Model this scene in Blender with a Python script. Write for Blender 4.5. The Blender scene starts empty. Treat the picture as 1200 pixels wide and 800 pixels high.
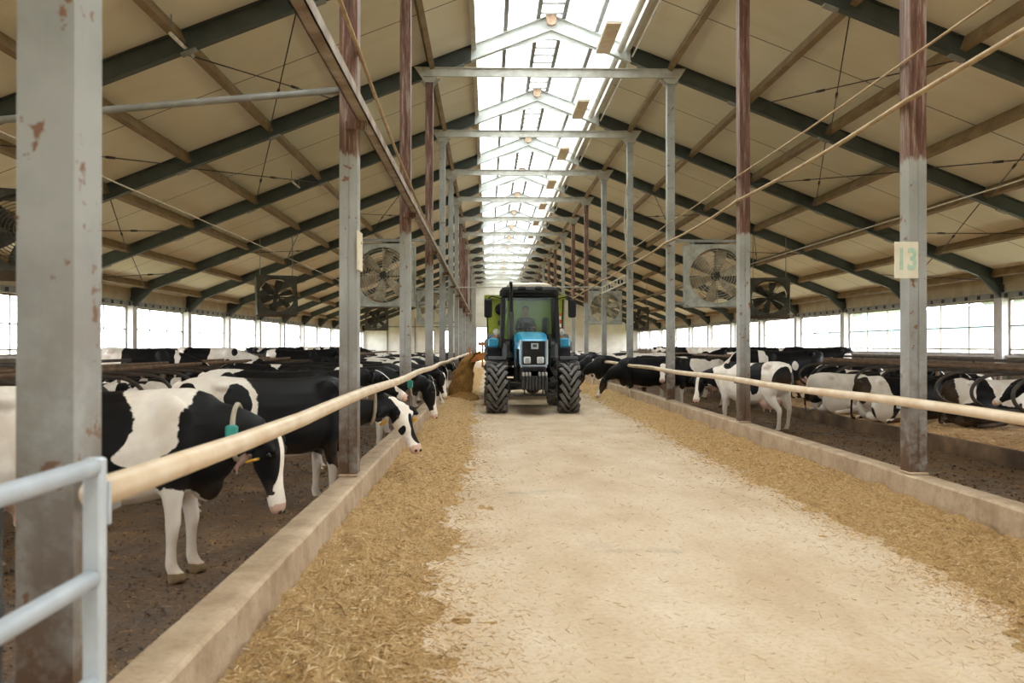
import bpy, math, random
import numpy as np
from mathutils import Vector, Matrix, noise as mnoise

SC = bpy.context.scene
COL = SC.collection
PI = math.pi
R = math.radians
RNG = random.Random(7)
ORD = ['first', 'second', 'third', 'fourth', 'fifth', 'sixth', 'seventh', 'eighth', 'ninth', 'tenth', 'eleventh',
       'twelfth', 'thirteenth', 'fourteenth', 'fifteenth', 'sixteenth', 'seventeenth', 'eighteenth', 'nineteenth',
       'twentieth', 'twenty-first', 'twenty-second', 'twenty-third', 'twenty-fourth', 'twenty-fifth', 'twenty-sixth',
       'twenty-seventh', 'twenty-eighth', 'twenty-ninth', 'thirtieth', 'thirty-first', 'thirty-second']

# --------------------------------------------------------------- helpers
class MB:
    """collects shapes, links them as one mesh object"""
    def __init__(self):
        self.v = []; self.f = []; self.smooth = []
    def add(self, vs, fs, smooth=False):
        n = len(self.v)
        self.v.extend([tuple(p) for p in vs])
        self.f.extend([tuple(i + n for i in q) for q in fs])
        self.smooth.extend([smooth] * len(fs))
        return self
    def box(self, c, s, rot=None):
        x, y, z = s[0] / 2, s[1] / 2, s[2] / 2
        vs = [Vector((a * x, b * y, d * z)) for d in (-1, 1) for b in (-1, 1) for a in (-1, 1)]
        if rot is not None:
            vs = [rot @ p for p in vs]
        c = Vector(c)
        vs = [p + c for p in vs]
        return self.add(vs, [(0, 2, 3, 1), (4, 5, 7, 6), (0, 1, 5, 4), (2, 6, 7, 3), (0, 4, 6, 2), (1, 3, 7, 5)])
    def bx(self, x0, x1, y0, y1, z0, z1):
        return self.box(((x0 + x1) / 2, (y0 + y1) / 2, (z0 + z1) / 2), (abs(x1 - x0), abs(y1 - y0), abs(z1 - z0)))
    def cbox(self, c, s, ch=.02, rot=None):
        """box with chamfered edges"""
        x, y, z = s[0] / 2, s[1] / 2, s[2] / 2
        ch = min(ch, x * .9, y * .9, z * .9)
        c = Vector(c)
        rings = []
        for (zz, k) in ((-z, ch), (-z + ch, 0), (z - ch, 0), (z, ch)):
            xa, ya = x - k, y - k
            pts = [(-xa + ch, -ya), (xa - ch, -ya), (xa, -ya + ch), (xa, ya - ch), (xa - ch, ya), (-xa + ch, ya), (-xa, ya - ch), (-xa, -ya + ch)]
            rings.append([Vector((p[0], p[1], zz)) for p in pts])
        vs = [p for r in rings for p in r]
        if rot is not None:
            vs = [rot @ p for p in vs]
        vs = [p + c for p in vs]
        fs = [tuple(range(7, -1, -1)), tuple(range(24, 32))]
        for r in range(3):
            for i in range(8):
                j = (i + 1) % 8
                fs.append((r * 8 + i, r * 8 + j, r * 8 + 8 + j, r * 8 + 8 + i))
        return self.add(vs, fs)
    def path(self, pts, r, seg=10, closed=False, smooth=True, flat=1.0):
        pts = [Vector(p) for p in pts]
        n = len(pts)
        rs = r if isinstance(r, (list, tuple)) else [r] * n
        vs = []; fs = []
        prev = None
        for i, p in enumerate(pts):
            if closed:
                t = pts[(i + 1) % n] - pts[i - 1]
            else:
                t = pts[min(i + 1, n - 1)] - pts[max(i - 1, 0)]
            t = t.normalized()
            if prev is None:
                ref = Vector((0, 0, 1)) if abs(t.z) < .9 else Vector((1, 0, 0))
            else:
                ref = prev
            u = (ref - t * ref.dot(t)).normalized()
            w = t.cross(u)
            prev = u
            for k in range(seg):
                a = 2 * PI * k / seg
                vs.append(p + (u * math.cos(a) * flat + w * math.sin(a)) * rs[i])
        m = n if closed else n - 1
        for i in range(m):
            j = (i + 1) % n
            for k in range(seg):
                l = (k + 1) % seg
                fs.append((i * seg + k, i * seg + l, j * seg + l, j * seg + k))
        if not closed:
            fs.append(tuple(range(seg - 1, -1, -1)))
            fs.append(tuple(range((n - 1) * seg, n * seg)))
        return self.add(vs, fs, smooth)
    def tube(self, a, b, r, seg=10, smooth=True):
        return self.path([a, b], r, seg, smooth=smooth)
    def ring(self, c, axis, rad, r, n=32, seg=6):
        axis = Vector(axis).normalized()
        ref = Vector((0, 0, 1)) if abs(axis.z) < .9 else Vector((1, 0, 0))
        u = axis.cross(ref).normalized(); w = axis.cross(u)
        c = Vector(c)
        return self.path([c + (u * math.cos(2 * PI * i / n) + w * math.sin(2 * PI * i / n)) * rad for i in range(n)], r, seg, closed=True)
    def lathe(self, c, axis, prof, n=32, smooth=True):
        """prof: (distance along axis, radius)"""
        axis = Vector(axis).normalized()
        ref = Vector((0, 0, 1)) if abs(axis.z) < .9 else Vector((1, 0, 0))
        u = axis.cross(ref).normalized(); w = axis.cross(u)
        c = Vector(c); vs = []; fs = []
        for (d, r) in prof:
            for k in range(n):
                a = 2 * PI * k / n
                vs.append(c + axis * d + (u * math.cos(a) + w * math.sin(a)) * max(r, 1e-4))
        for i in range(len(prof) - 1):
            for k in range(n):
                l = (k + 1) % n
                fs.append((i * n + k, i * n + l, (i + 1) * n + l, (i + 1) * n + k))
        fs.append(tuple(range(n - 1, -1, -1)))
        fs.append(tuple(range((len(prof) - 1) * n, len(prof) * n)))
        return self.add(vs, fs, smooth)
    def prism(self, poly, a, b, axis='y'):
        """poly of 2D points extruded between a and b along axis"""
        n = len(poly); vs = []
        for t in (a, b):
            for (p, q) in poly:
                vs.append((p, t, q) if axis == 'y' else ((t, p, q) if axis == 'x' else (p, q, t)))
        fs = [tuple(range(n)), tuple(range(2 * n - 1, n - 1, -1))]
        for i in range(n):
            j = (i + 1) % n
            fs.append((i, i + n, j + n, j))
        return self.add(vs, fs)
    def ellipsoid(self, c, r, n=16, m=10, rot=None):
        c = Vector(c); vs = []; fs = []
        for i in range(m + 1):
            th = PI * i / m
            for k in range(n):
                a = 2 * PI * k / n
                p = Vector((r[0] * math.sin(th) * math.cos(a), r[1] * math.sin(th) * math.sin(a), r[2] * math.cos(th)))
                if rot is not None: p = rot @ p
                vs.append(p + c)
        for i in range(m):
            for k in range(n):
                l = (k + 1) % n
                fs.append((i * n + k, (i + 1) * n + k, (i + 1) * n + l, i * n + l))
        return self.add(vs, fs, True)
    def loft(self, rings, smooth=True, n=16, expo=2.0):
        """rings: (centre, u axis*half, v axis*half)"""
        vs = []; fs = []
        for (c, u, w) in rings:
            c = Vector(c); u = Vector(u); w = Vector(w)
            for k in range(n):
                a = 2 * PI * k / n
                ca, sa = math.cos(a), math.sin(a)
                ca = math.copysign(abs(ca) ** (2 / expo), ca); sa = math.copysign(abs(sa) ** (2 / expo), sa)
                vs.append(c + u * ca + w * sa)
        for i in range(len(rings) - 1):
            for k in range(n):
                l = (k + 1) % n
                fs.append((i * n + k, i * n + l, (i + 1) * n + l, (i + 1) * n + k))
        fs.append(tuple(range(n - 1, -1, -1)))
        fs.append(tuple(range((len(rings) - 1) * n, len(rings) * n)))
        return self.add(vs, fs, smooth)
    def mesh(self, name, origin=(0, 0, 0)):
        import bmesh
        me = bpy.data.meshes.new(name)
        o = origin
        me.from_pydata([(p[0] - o[0], p[1] - o[1], p[2] - o[2]) for p in self.v], [], self.f)
        me.polygons.foreach_set('use_smooth', self.smooth)
        bm = bmesh.new(); bm.from_mesh(me)
        bmesh.ops.recalc_face_normals(bm, faces=bm.faces)
        bm.to_mesh(me); bm.free()
        me.update()
        return me
    def build(self, name, mat, parent=None, origin=None):
        """world coordinates in; the origin is the parent's place or the one given"""
        if origin is None:
            origin = wloc(parent) if parent is not None else (0, 0, 0)
        me = self.mesh(name, origin)
        ob = bpy.data.objects.new(name, me)
        me.materials.append(mat)
        COL.objects.link(ob)
        if parent is not None:
            ob.parent = parent
        else:
            ob.location = origin
        return ob

def wloc(o):
    p = Vector((0, 0, 0))
    while o is not None:
        p += Vector(o.location); o = o.parent
    return p

def tag(o, label, cat, group=None, kind=None):
    o['label'] = label; o['category'] = cat
    if group: o['group'] = group
    if kind: o['kind'] = kind
    return o

def thing(name, label, cat, loc, group=None):
    o = bpy.data.objects.new(name, None)
    o.location = loc; o.empty_display_size = .1
    COL.objects.link(o)
    return tag(o, label, cat, group)

def struct(o):
    o['kind'] = 'structure'
    return o

def catmull(P, n):
    P = [Vector(p) for p in P]; out = []
    Q = [P[0] * 2 - P[1]] + P + [P[-1] * 2 - P[-2]]
    for i in range(1, len(Q) - 2):
        for j in range(n):
            t = j / n
            p0, p1, p2, p3 = Q[i - 1], Q[i], Q[i + 1], Q[i + 2]
            out.append(.5 * ((2 * p1) + (-p0 + p2) * t + (2 * p0 - 5 * p1 + 4 * p2 - p3) * t * t + (-p0 + 3 * p1 - 3 * p2 + p3) * t ** 3))
    out.append(P[-1])
    return out

# --------------------------------------------------------------- materials
def newmat(name):
    m = bpy.data.materials.new(name); m.use_nodes = True
    nt = m.node_tree
    for n in list(nt.nodes): nt.nodes.remove(n)
    out = nt.nodes.new('ShaderNodeOutputMaterial')
    b = nt.nodes.new('ShaderNodeBsdfPrincipled')
    nt.links.new(b.outputs[0], out.inputs[0])
    return m, nt, b, out

def lin(c):
    return tuple(((x / 255) / 12.92 if x / 255 <= .04045 else ((x / 255 + .055) / 1.055) ** 2.4) for x in c[:3]) + (1,)

def N(nt, typ, **kw):
    n = nt.nodes.new(typ)
    for k, v in kw.items(): setattr(n, k, v)
    return n

def noise_node(nt, scale, detail=4, rough=.6, coord=None, dist=0):
    t = N(nt, 'ShaderNodeTexNoise')
    t.inputs['Scale'].default_value = scale; t.inputs['Detail'].default_value = detail
    t.inputs['Roughness'].default_value = rough; t.inputs['Distortion'].default_value = dist
    if coord is not None: nt.links.new(coord, t.inputs['Vector'])
    return t

def ramp(nt, fac, stops, interp='LINEAR'):
    r = N(nt, 'ShaderNodeValToRGB'); r.color_ramp.interpolation = interp
    els = r.color_ramp.elements
    while len(els) < len(stops): els.new(.5)
    for e, (p, c) in zip(els, stops):
        e.position = p; e.color = c if len(c) == 4 else tuple(c) + (1,)
    nt.links.new(fac, r.inputs['Fac'])
    return r

def mix(nt, fac, a, b, mode='MIX'):
    m = N(nt, 'ShaderNodeMix', data_type='RGBA', blend_type=mode)
    for sock, val in ((m.inputs[0], fac), (m.inputs[6], a), (m.inputs[7], b)):
        if hasattr(val, 'links') or hasattr(val, 'is_linked'):
            nt.links.new(val, sock)
        else:
            sock.default_value = val
    return m.outputs[2]

def math_(nt, op, a, b=None, c=None):
    m = N(nt, 'ShaderNodeMath', operation=op)
    for i, val in enumerate((a, b, c)):
        if val is None: continue
        if hasattr(val, 'is_linked'): nt.links.new(val, m.inputs[i])
        else: m.inputs[i].default_value = val
    return m.outputs[0]

def bump(nt, b, height, strength=.3, dist=.02):
    n = N(nt, 'ShaderNodeBump'); n.inputs['Strength'].default_value = strength; n.inputs['Distance'].default_value = dist
    nt.links.new(height, n.inputs['Height']); nt.links.new(n.outputs[0], b.inputs['Normal'])

def pos(nt):
    return N(nt, 'ShaderNodeNewGeometry').outputs['Position']

def objc(nt):
    return N(nt, 'ShaderNodeTexCoord').outputs['Object']

def simple(name, c, rough=.6, metal=0, c2=None, scale=6, detail=4, bmp=0, bscale=None, spec=None):
    m, nt, b, out = newmat(name)
    b.inputs['Roughness'].default_value = rough; b.inputs['Metallic'].default_value = metal
    if spec is not None: b.inputs['Specular IOR Level'].default_value = spec
    co = objc(nt)
    if c2 is None:
        c2 = tuple(x * .82 for x in c)
    t = noise_node(nt, scale, detail, .6, co)
    r = ramp(nt, t.outputs['Fac'], [(.35, lin(c2)), (.65, lin(c))])
    nt.links.new(r.outputs[0], b.inputs['Base Color'])
    if bmp:
        t2 = noise_node(nt, bscale or scale * 4, 5, .6, co)
        bump(nt, b, t2.outputs['Fac'], bmp, .01)
    return m

M = {}
M['rafter'] = simple('rafter_paint', (74, 81, 79), .5, .0, (62, 69, 67), 3)
M['ridge'] = simple('ridge_skylit', (206, 210, 208), .5, .0, (190, 194, 192), 3)  # rafter stretch under the skylight, its brightness put into a paler colour
M['tie'] = simple('tie_paint', (196, 196, 190), .5, 0, (170, 168, 160), 4)
M['purlin'] = simple('purlin_paint', (150, 128, 98), .6, 0, (120, 98, 70), 2)
M['white_metal'] = simple('white_metal', (215, 213, 205), .5, 0, (190, 186, 176), 3)
M['bar'] = simple('bar_paint', (150, 150, 146), .5, 0, (120, 120, 118), 3)
M['rustbracket'] = simple('rust_bracket', (196, 172, 150), .8, 0, (172, 138, 112), 14)
M['cream_pipe'] = simple('cream_pipe', (228, 210, 184), .4, 0, (206, 178, 144), 3, 6, .05)
M['gate'] = simple('gate_paint', (202, 210, 218), .35, 0, (184, 192, 200), 6, 5)
M['angle'] = simple('angle_steel', (176, 164, 148), .55, 0, (118, 96, 78), 3, 6)
M['cable'] = simple('cable_sheath', (196, 172, 140), .6, 0, (168, 140, 108), 5)
M['wire'] = simple('dark_wire', (60, 52, 44), .6, 0)
M['rope'] = simple('pale_rope', (215, 205, 185), .8)
M['brown_pipe'] = simple('brown_pipe', (118, 92, 66), .6, 0, (78, 56, 40), 4, 5, .1)
M['dark_pipe'] = simple('dark_pipe', (74, 64, 56), .5, 0, (48, 40, 36), 5, 5, .1)
M['wallwhite'] = simple('wall_white', (228, 226, 216), .8, 0, (212, 208, 196), 1.2)
M['wallgrey'] = simple('wall_grey', (150, 146, 138), .85, 0, (118, 110, 100), 1.4, 6, .1)
M['fascia'] = simple('fascia_cream', (196, 184, 158), .7, 0, (176, 162, 134), 2)
M['column'] = simple('column_white', (222, 222, 226), .6, 0, (196, 194, 196), 3, 5)
M['frame'] = simple('window_frame', (150, 140, 132), .5, 0, (110, 100, 94), 5)
M['lamp_brown'] = simple('lamp_underside', (240, 226, 208), .6, 0, (222, 200, 176), 6)
M['fan_grey'] = simple('fan_housing', (176, 180, 174), .5, 0, (140, 140, 132), 5, 6)
M['fan_blade'] = simple('fan_blade', (200, 190, 168), .5, 0, (150, 132, 104), 7, 6)
M['guard'] = simple('fan_guard', (196, 192, 180), .45, .3, (150, 140, 120), 8)
M['fan_dark'] = simple('fan_dark', (84, 82, 76), .7, 0, (58, 55, 50), 5, 6)  # darker tone for the tilted hanging fans
M['motor'] = simple('fan_motor', (70, 66, 60), .5)
M['sign'] = simple('sign_board', (232, 226, 208), .6, 0, (222, 212, 190), 6)
M['signtext'] = simple('sign_paint', (186, 212, 192), .6, 0, (166, 198, 178), 10)
M['tyre'] = simple('tyre_rubber', (34, 33, 32), .8, 0, (24, 23, 23), 12, 5, .1, spec=.2)
M['lug'] = simple('tyre_lug', (112, 108, 104), .6, 0, (78, 75, 72), 9, 5, .1)
M['black'] = simple('black_paint', (20, 20, 22), .45, 0, (14, 14, 16), 6, spec=.3)
M['black_soft'] = simple('black_plastic', (26, 26, 28), .6, spec=.3)
M['blue'] = simple('tractor_blue', (48, 166, 206), .3, 0, (36, 140, 184), 4)
M['silver'] = simple('silver_paint', (176, 184, 188), .4, .2, (150, 158, 162), 5)
M['steel_grey'] = simple('machine_grey', (62, 62, 60), .55, .1, (42, 41, 40), 6)
M['weight'] = simple('weight_iron', (48, 48, 48), .6, .1, (46, 46, 46), 10)
M['weighttop'] = simple('weight_worn_edge', (190, 188, 182), .6)
M['rim'] = simple('wheel_rim', (150, 60, 54), .5, 0, (120, 50, 44), 6)
M['olive'] = simple('wagon_green', (150, 162, 44), .45, 0, (128, 140, 36), 3)
M['orange'] = simple('conveyor_orange', (206, 128, 54), .55, 0, (160, 96, 44), 6)
M['cabwhite'] = simple('cab_roof_white', (226, 218, 200), .45, 0, (206, 196, 176), 5)
M['red'] = simple('marker_red', (206, 70, 56), .5)
M['cloth'] = simple('dark_cloth', (22, 22, 27), .85, 0, (14, 14, 17), 12, spec=.1)
M['skin'] = simple('skin', (188, 140, 112), .55, 0, (176, 124, 98), 8)
M['hair'] = simple('dark_hair', (44, 34, 28), .7)
M['seat'] = simple('seat_fabric', (52, 52, 56), .8)
M['eye'] = simple('cow_eye', (18, 14, 12), .15)
M['tag_yellow'] = simple('tag_yellow', (232, 176, 60), .5)
M['tag_teal'] = simple('tag_teal', (70, 178, 166), .5)
M['tag_white'] = simple('tag_white', (232, 226, 206), .5)
M['collar'] = simple('collar_strap', (200, 190, 172), .7)
M['shedteal'] = simple('shed_teal', (52, 96, 98), .6, 0, (44, 84, 88), .2)
M['shedwall'] = simple('shed_wall', (116, 116, 106), .7, 0, (100, 98, 90), .3)
M['leaf'] = simple('tree_leaf', (62, 80, 44), .8, 0, (40, 58, 30), 1.2, 6, .6, 3)
M['bark'] = simple('tree_bark', (90, 76, 60), .9)
M['field'] = simple('field_grass', (134, 128, 84), .95, 0, (112, 114, 68), .15, 6)

def mat_post(name, rusty):
    m, nt, b, out = newmat(name)
    p = pos(nt)
    sep = N(nt, 'ShaderNodeSeparateXYZ'); nt.links.new(p, sep.inputs[0])
    base = noise_node(nt, 2.2, 5, .6, p)
    grey = ramp(nt, base.outputs['Fac'], [(.35, lin((146, 147, 143))), (.65, lin((166, 167, 164)))])
    # paint chips
    chips = noise_node(nt, 11, 4, .62, p)
    chipf = ramp(nt, chips.outputs['Fac'], [(.625, (0, 0, 0, 1)), (.66, (1, 1, 1, 1))])
    col = mix(nt, chipf.outputs[0], grey.outputs[0], lin((126, 92, 70)))
    # grime near the foot
    low = N(nt, 'ShaderNodeMapRange'); nt.links.new(sep.outputs[2], low.inputs[0])
    low.inputs[1].default_value = 1.95; low.inputs[2].default_value = .5; low.inputs[3].default_value = 0; low.inputs[4].default_value = 1.0
    gr = noise_node(nt, 3.4, 6, .7, p)
    gf = math_(nt, 'MULTIPLY', low.outputs[0], ramp(nt, gr.outputs['Fac'], [(.30, (0, 0, 0, 1)), (.54, (1, 1, 1, 1))]).outputs[0])
    col = mix(nt, gf, col, lin((92, 68, 50)))
    if rusty:
        st = N(nt, 'ShaderNodeMapping'); st.inputs['Scale'].default_value = (22, 22, 1.6)
        nt.links.new(p, st.inputs[0])
        s1 = noise_node(nt, 1, 6, .7, st.outputs[0])
        rustc = ramp(nt, s1.outputs['Fac'], [(.36, lin((76, 50, 42))), (.5, lin((112, 76, 62))), (.62, lin((156, 138, 128)))])
        edge = math_(nt, 'ADD', sep.outputs[2], math_(nt, 'MULTIPLY', s1.outputs['Fac'], .35))
        mr = N(nt, 'ShaderNodeMapRange'); nt.links.new(edge, mr.inputs[0])
        mr.inputs[1].default_value = 3.4; mr.inputs[2].default_value = 3.44
        col = mix(nt, mr.outputs[0], col, rustc.outputs[0])
    nt.links.new(col, b.inputs['Base Color'])
    b.inputs['Roughness'].default_value = .55
    bump(nt, b, chips.outputs['Fac'], .15, .01)
    return m
M['post_rust'] = mat_post('post_rusty_top', True)
M['post'] = mat_post('post_grey', False)

def mat_panel():
    m, nt, b, out = newmat('ceiling_panel')
    p = pos(nt)
    sep = N(nt, 'ShaderNodeSeparateXYZ'); nt.links.new(p, sep.inputs[0])
    # seams across the slope every three metres
    fr = math_(nt, 'FRACT', math_(nt, 'DIVIDE', math_(nt, 'SUBTRACT', sep.outputs[1], 2.9), 3.0))
    d = math_(nt, 'ABSOLUTE', math_(nt, 'SUBTRACT', fr, .5))
    seam = math_(nt, 'GREATER_THAN', d, .4945)
    n1 = noise_node(nt, .5, 5, .6, p)
    c = ramp(nt, n1.outputs['Fac'], [(.3, lin((228, 222, 204))), (.7, lin((238, 233, 219)))])
    st = N(nt, 'ShaderNodeMapping'); st.inputs['Scale'].default_value = (.35, 1.6, .35); nt.links.new(p, st.inputs[0])
    s1 = noise_node(nt, 1, 3, .6, st.outputs[0])
    c2 = mix(nt, ramp(nt, s1.outputs['Fac'], [(.5, (0, 0, 0, 1)), (.85, (.25, .25, .25, 1))]).outputs[0], c.outputs[0], lin((196, 180, 150)))
    c3 = mix(nt, seam, c2, lin((66, 54, 42)))
    nt.links.new(c3, b.inputs['Base Color']); b.inputs['Roughness'].default_value = .7
    return m
M['panel'] = mat_panel()

def mat_concrete_floor():
    m, nt, b, out = newmat('feed_alley_concrete')
    p = pos(nt)
    st = N(nt, 'ShaderNodeMapping'); st.inputs['Scale'].default_value = (1, .45, 1); nt.links.new(p, st.inputs[0])
    n1 = noise_node(nt, 1.3, 8, .65, st.outputs[0])
    n2 = noise_node(nt, 26, 8, .75, p)
    c = ramp(nt, n1.outputs['Fac'], [(.3, lin((192, 168, 140))), (.5, lin((211, 191, 165))), (.7, lin((224, 209, 188)))])
    c2 = mix(nt, ramp(nt, n2.outputs['Fac'], [(.48, (0, 0, 0, 1)), (.75, (.8, .8, .8, 1))]).outputs[0], c.outputs[0], lin((178, 142, 94)))
    # damp patches
    n3 = noise_node(nt, .8, 4, .55, p)
    c3 = mix(nt, ramp(nt, n3.outputs['Fac'], [(.62, (0, 0, 0, 1)), (.72, (.55, .55, .55, 1))]).outputs[0], c2, lin((150, 138, 120)))
    nt.links.new(c3, b.inputs['Base Color']); b.inputs['Roughness'].default_value = .85
    b.inputs['Specular IOR Level'].default_value = .25
    bump(nt, b, n2.outputs['Fac'], .35, .01)
    return m
M['floor'] = mat_concrete_floor()

def mat_curb():
    m, nt, b, out = newmat('curb_concrete')
    p = pos(nt)
    n1 = noise_node(nt, 3, 7, .65, p); n2 = noise_node(nt, 30, 6, .7, p)
    c = ramp(nt, n1.outputs['Fac'], [(.3, lin((158, 134, 108))), (.5, lin((186, 164, 138))), (.72, lin((206, 186, 162)))])
    c2 = mix(nt, ramp(nt, n2.outputs['Fac'], [(.5, (0, 0, 0, 1)), (.8, (.6, .6, .6, 1))]).outputs[0], c.outputs[0], lin((128, 102, 78)))
    nt.links.new(c2, b.inputs['Base Color']); b.inputs['Roughness'].default_value = .85
    bump(nt, b, n2.outputs['Fac'], .4, .01)
    return m
M['curb'] = mat_curb()

def mat_pen():
    m, nt, b, out = newmat('pen_manure')
    p = pos(nt)
    n1 = noise_node(nt, 1.6, 8, .7, p, .4); n2 = noise_node(nt, 14, 6, .7, p)
    c = ramp(nt, n1.outputs['Fac'], [(.3, lin((66, 47, 32))), (.5, lin((104, 78, 52))), (.7, lin((146, 112, 74)))])
    c2 = mix(nt, ramp(nt, n2.outputs['Fac'], [(.55, (0, 0, 0, 1)), (.7, (.5, .5, .5, 1))]).outputs[0], c.outputs[0], lin((150, 118, 78)))
    n3 = noise_node(nt, 42, 4, .65, p)
    c2 = mix(nt, ramp(nt, n3.outputs['Fac'], [(.38, (.8, .8, .8, 1)), (.5, (0, 0, 0, 1))]).outputs[0], c2, lin((40, 30, 22)))
    c2 = mix(nt, ramp(nt, n3.outputs['Fac'], [(.6, (0, 0, 0, 1)), (.7, (.5, .5, .5, 1))]).outputs[0], c2, lin((160, 128, 88)))
    nt.links.new(c2, b.inputs['Base Color'])
    rr = ramp(nt, n1.outputs['Fac'], [(.35, (.22, .22, .22, 1)), (.6, (.7, .7, .7, 1))])
    nt.links.new(rr.outputs[0], b.inputs['Roughness'])
    bump(nt, b, math_(nt, 'ADD', math_(nt, 'MULTIPLY', n1.outputs['Fac'], 1.6), math_(nt, 'ADD', math_(nt, 'MULTIPLY', n2.outputs['Fac'], .5), math_(nt, 'MULTIPLY', n3.outputs['Fac'], .22))), 1.0, .06)
    return m
M['pen'] = mat_pen()
M['bedding'] = simple('stall_bedding', (206, 170, 122), .9, 0, (160, 122, 80), 2.2, 8, .5, 18)
M['bededge'] = simple('bed_edge', (132, 106, 78), .75, 0, (70, 52, 38), 1.6, 7, .5, 8)

def mat_hay(name, a, c_, d, scale=22):
    m, nt, b, out = newmat(name)
    p = pos(nt)
    n1 = noise_node(nt, scale, 8, .75, p, .8); n2 = noise_node(nt, 2.2, 4, .6, p)
    st = N(nt, 'ShaderNodeMapping'); st.inputs['Scale'].default_value = (scale * 2.6, scale * .7, scale); st.inputs['Rotation'].default_value = (0, 0, .7)
    nt.links.new(p, st.inputs[0])
    n3 = noise_node(nt, 1, 6, .7, st.outputs[0], 1.2)
    f = math_(nt, 'ADD', math_(nt, 'MULTIPLY', n1.outputs['Fac'], .5), math_(nt, 'MULTIPLY', n3.outputs['Fac'], .5))
    c = ramp(nt, f, [(.39, lin(a)), (.49, lin(c_)), (.62, lin(d))])
    c2 = mix(nt, ramp(nt, n2.outputs['Fac'], [(.35, (.5, .5, .5, 1)), (.65, (0, 0, 0, 1))]).outputs[0], c.outputs[0], lin(c_))
    nt.links.new(c2, b.inputs['Base Color']); b.inputs['Roughness'].default_value = .85
    b.inputs['Specular IOR Level'].default_value = .2
    bump(nt, b, f, 1.0, .05)
    return m
M['hay'] = mat_hay('chopped_feed', (118, 82, 42), (206, 168, 114), (234, 206, 160), 26)
M['feed'] = mat_hay('brown_feed', (92, 62, 30), (148, 108, 58), (188, 148, 88), 14)

def mat_straw():
    m, nt, b, out = newmat('straw_bits')
    a = N(nt, 'ShaderNodeAttribute', attribute_name='tint')
    c = ramp(nt, a.outputs['Fac'], [(0, lin((104, 70, 34))), (.35, lin((182, 142, 90))), (.7, lin((216, 182, 130))), (1, lin((240, 220, 180)))])
    nt.links.new(c.outputs[0], b.inputs['Base Color']); b.inputs['Roughness'].default_value = .6
    return m
M['straw'] = mat_straw()
M['clod'] = simple('muck_clod', (112, 86, 58), .6, 0, (50, 37, 26), 9, 5, .4, 30)

def mat_cow():
    m, nt, b, out = newmat('cow_coat')
    co = objc(nt)
    a = N(nt, 'ShaderNodeAttribute', attribute_name='coat')
    z = N(nt, 'ShaderNodeAttribute', attribute_name='zone')
    d = N(nt, 'ShaderNodeAttribute', attribute_name='soil')
    n = noise_node(nt, 22, 4, .6, co)
    n2 = noise_node(nt, 5, 5, .6, co)
    v = math_(nt, 'ADD', a.outputs['Fac'], math_(nt, 'MULTIPLY', math_(nt, 'SUBTRACT', n.outputs['Fac'], .5), .35))
    k = N(nt, 'ShaderNodeMapRange'); nt.links.new(v, k.inputs[0]); k.inputs[1].default_value = .47; k.inputs[2].default_value = .53
    white = ramp(nt, n2.outputs['Fac'], [(.3, lin((226, 214, 200))), (.65, lin((244, 238, 230)))])
    black = ramp(nt, n2.outputs['Fac'], [(.3, lin((9, 9, 11))), (.7, lin((21, 20, 22)))])
    c = mix(nt, k.outputs[0], white.outputs[0], black.outputs[0])
    sf = math_(nt, 'MULTIPLY', d.outputs['Fac'], ramp(nt, n2.outputs['Fac'], [(.35, (.2, .2, .2, 1)), (.6, (1, 1, 1, 1))]).outputs[0])
    c = mix(nt, sf, c, lin((150, 116, 80)))
    pink = math_(nt, 'COMPARE', z.outputs['Fac'], 1.0, .4)
    c = mix(nt, pink, c, lin((208, 174, 158)))
    hoof = math_(nt, 'COMPARE', z.outputs['Fac'], 2.0, .4)
    c = mix(nt, hoof, c, lin((120, 100, 72)))
    nt.links.new(c, b.inputs['Base Color']); b.inputs['Roughness'].default_value = .55
    b.inputs['Specular IOR Level'].default_value = .2
    fur = noise_node(nt, 90, 3, .6, co)
    bump(nt, b, fur.outputs['Fac'], .12, .01)
    return m
M['cow'] = mat_cow()

def mat_glass(name, tr, col=(255, 255, 255), gloss=.06, film=0.0):
    m = bpy.data.materials.new(name); m.use_nodes = True; nt = m.node_tree
    for n in list(nt.nodes): nt.nodes.remove(n)
    out = nt.nodes.new('ShaderNodeOutputMaterial')
    t = nt.nodes.new('ShaderNodeBsdfTransparent'); t.inputs[0].default_value = tuple(x * tr for x in lin(col)[:3]) + (1,)
    g = nt.nodes.new('ShaderNodeBsdfGlossy'); g.inputs['Roughness'].default_value = .08; g.inputs[0].default_value = (.9, .9, .9, 1)
    mx = nt.nodes.new('ShaderNodeMixShader'); mx.inputs[0].default_value = gloss
    nt.links.new(t.outputs[0], mx.inputs[1]); nt.links.new(g.outputs[0], mx.inputs[2])
    last = mx.outputs[0]
    if film:
        tl = nt.nodes.new('ShaderNodeBsdfTranslucent'); tl.inputs[0].default_value = (.92, .93, .9, 1)
        m2 = nt.nodes.new('ShaderNodeMixShader'); m2.inputs[0].default_value = film
        nt.links.new(last, m2.inputs[1]); nt.links.new(tl.outputs[0], m2.inputs[2]); last = m2.outputs[0]
    nt.links.new(last, out.inputs[0])
    return m
M['pane'] = mat_glass('window_film', .97, (255, 255, 255), .03, .06)
M['skypane'] = mat_glass('skylight_sheet', .54, (255, 255, 252), .02, .25)
M['cabglass'] = mat_glass('cab_glass', .86, (236, 246, 236), .012)
M['lens'] = simple('lamp_lens', (226, 224, 214), .2)

# --------------------------------------------------------------- the place: dimensions (metres)
CX = 1.378                       # ridge line
BAY = 6.0
def YK(k): return 2.9 + BAY * k
PL, PR = -1.283, 4.0025          # post centre lines
WL, WR = -12.2, 14.7             # side walls
END = 93.2
BACK = -7.0
SL = .39
ZR = 8.75
def zroof(x): return ZR - SL * abs(x - CX)
PEN = -.15

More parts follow.
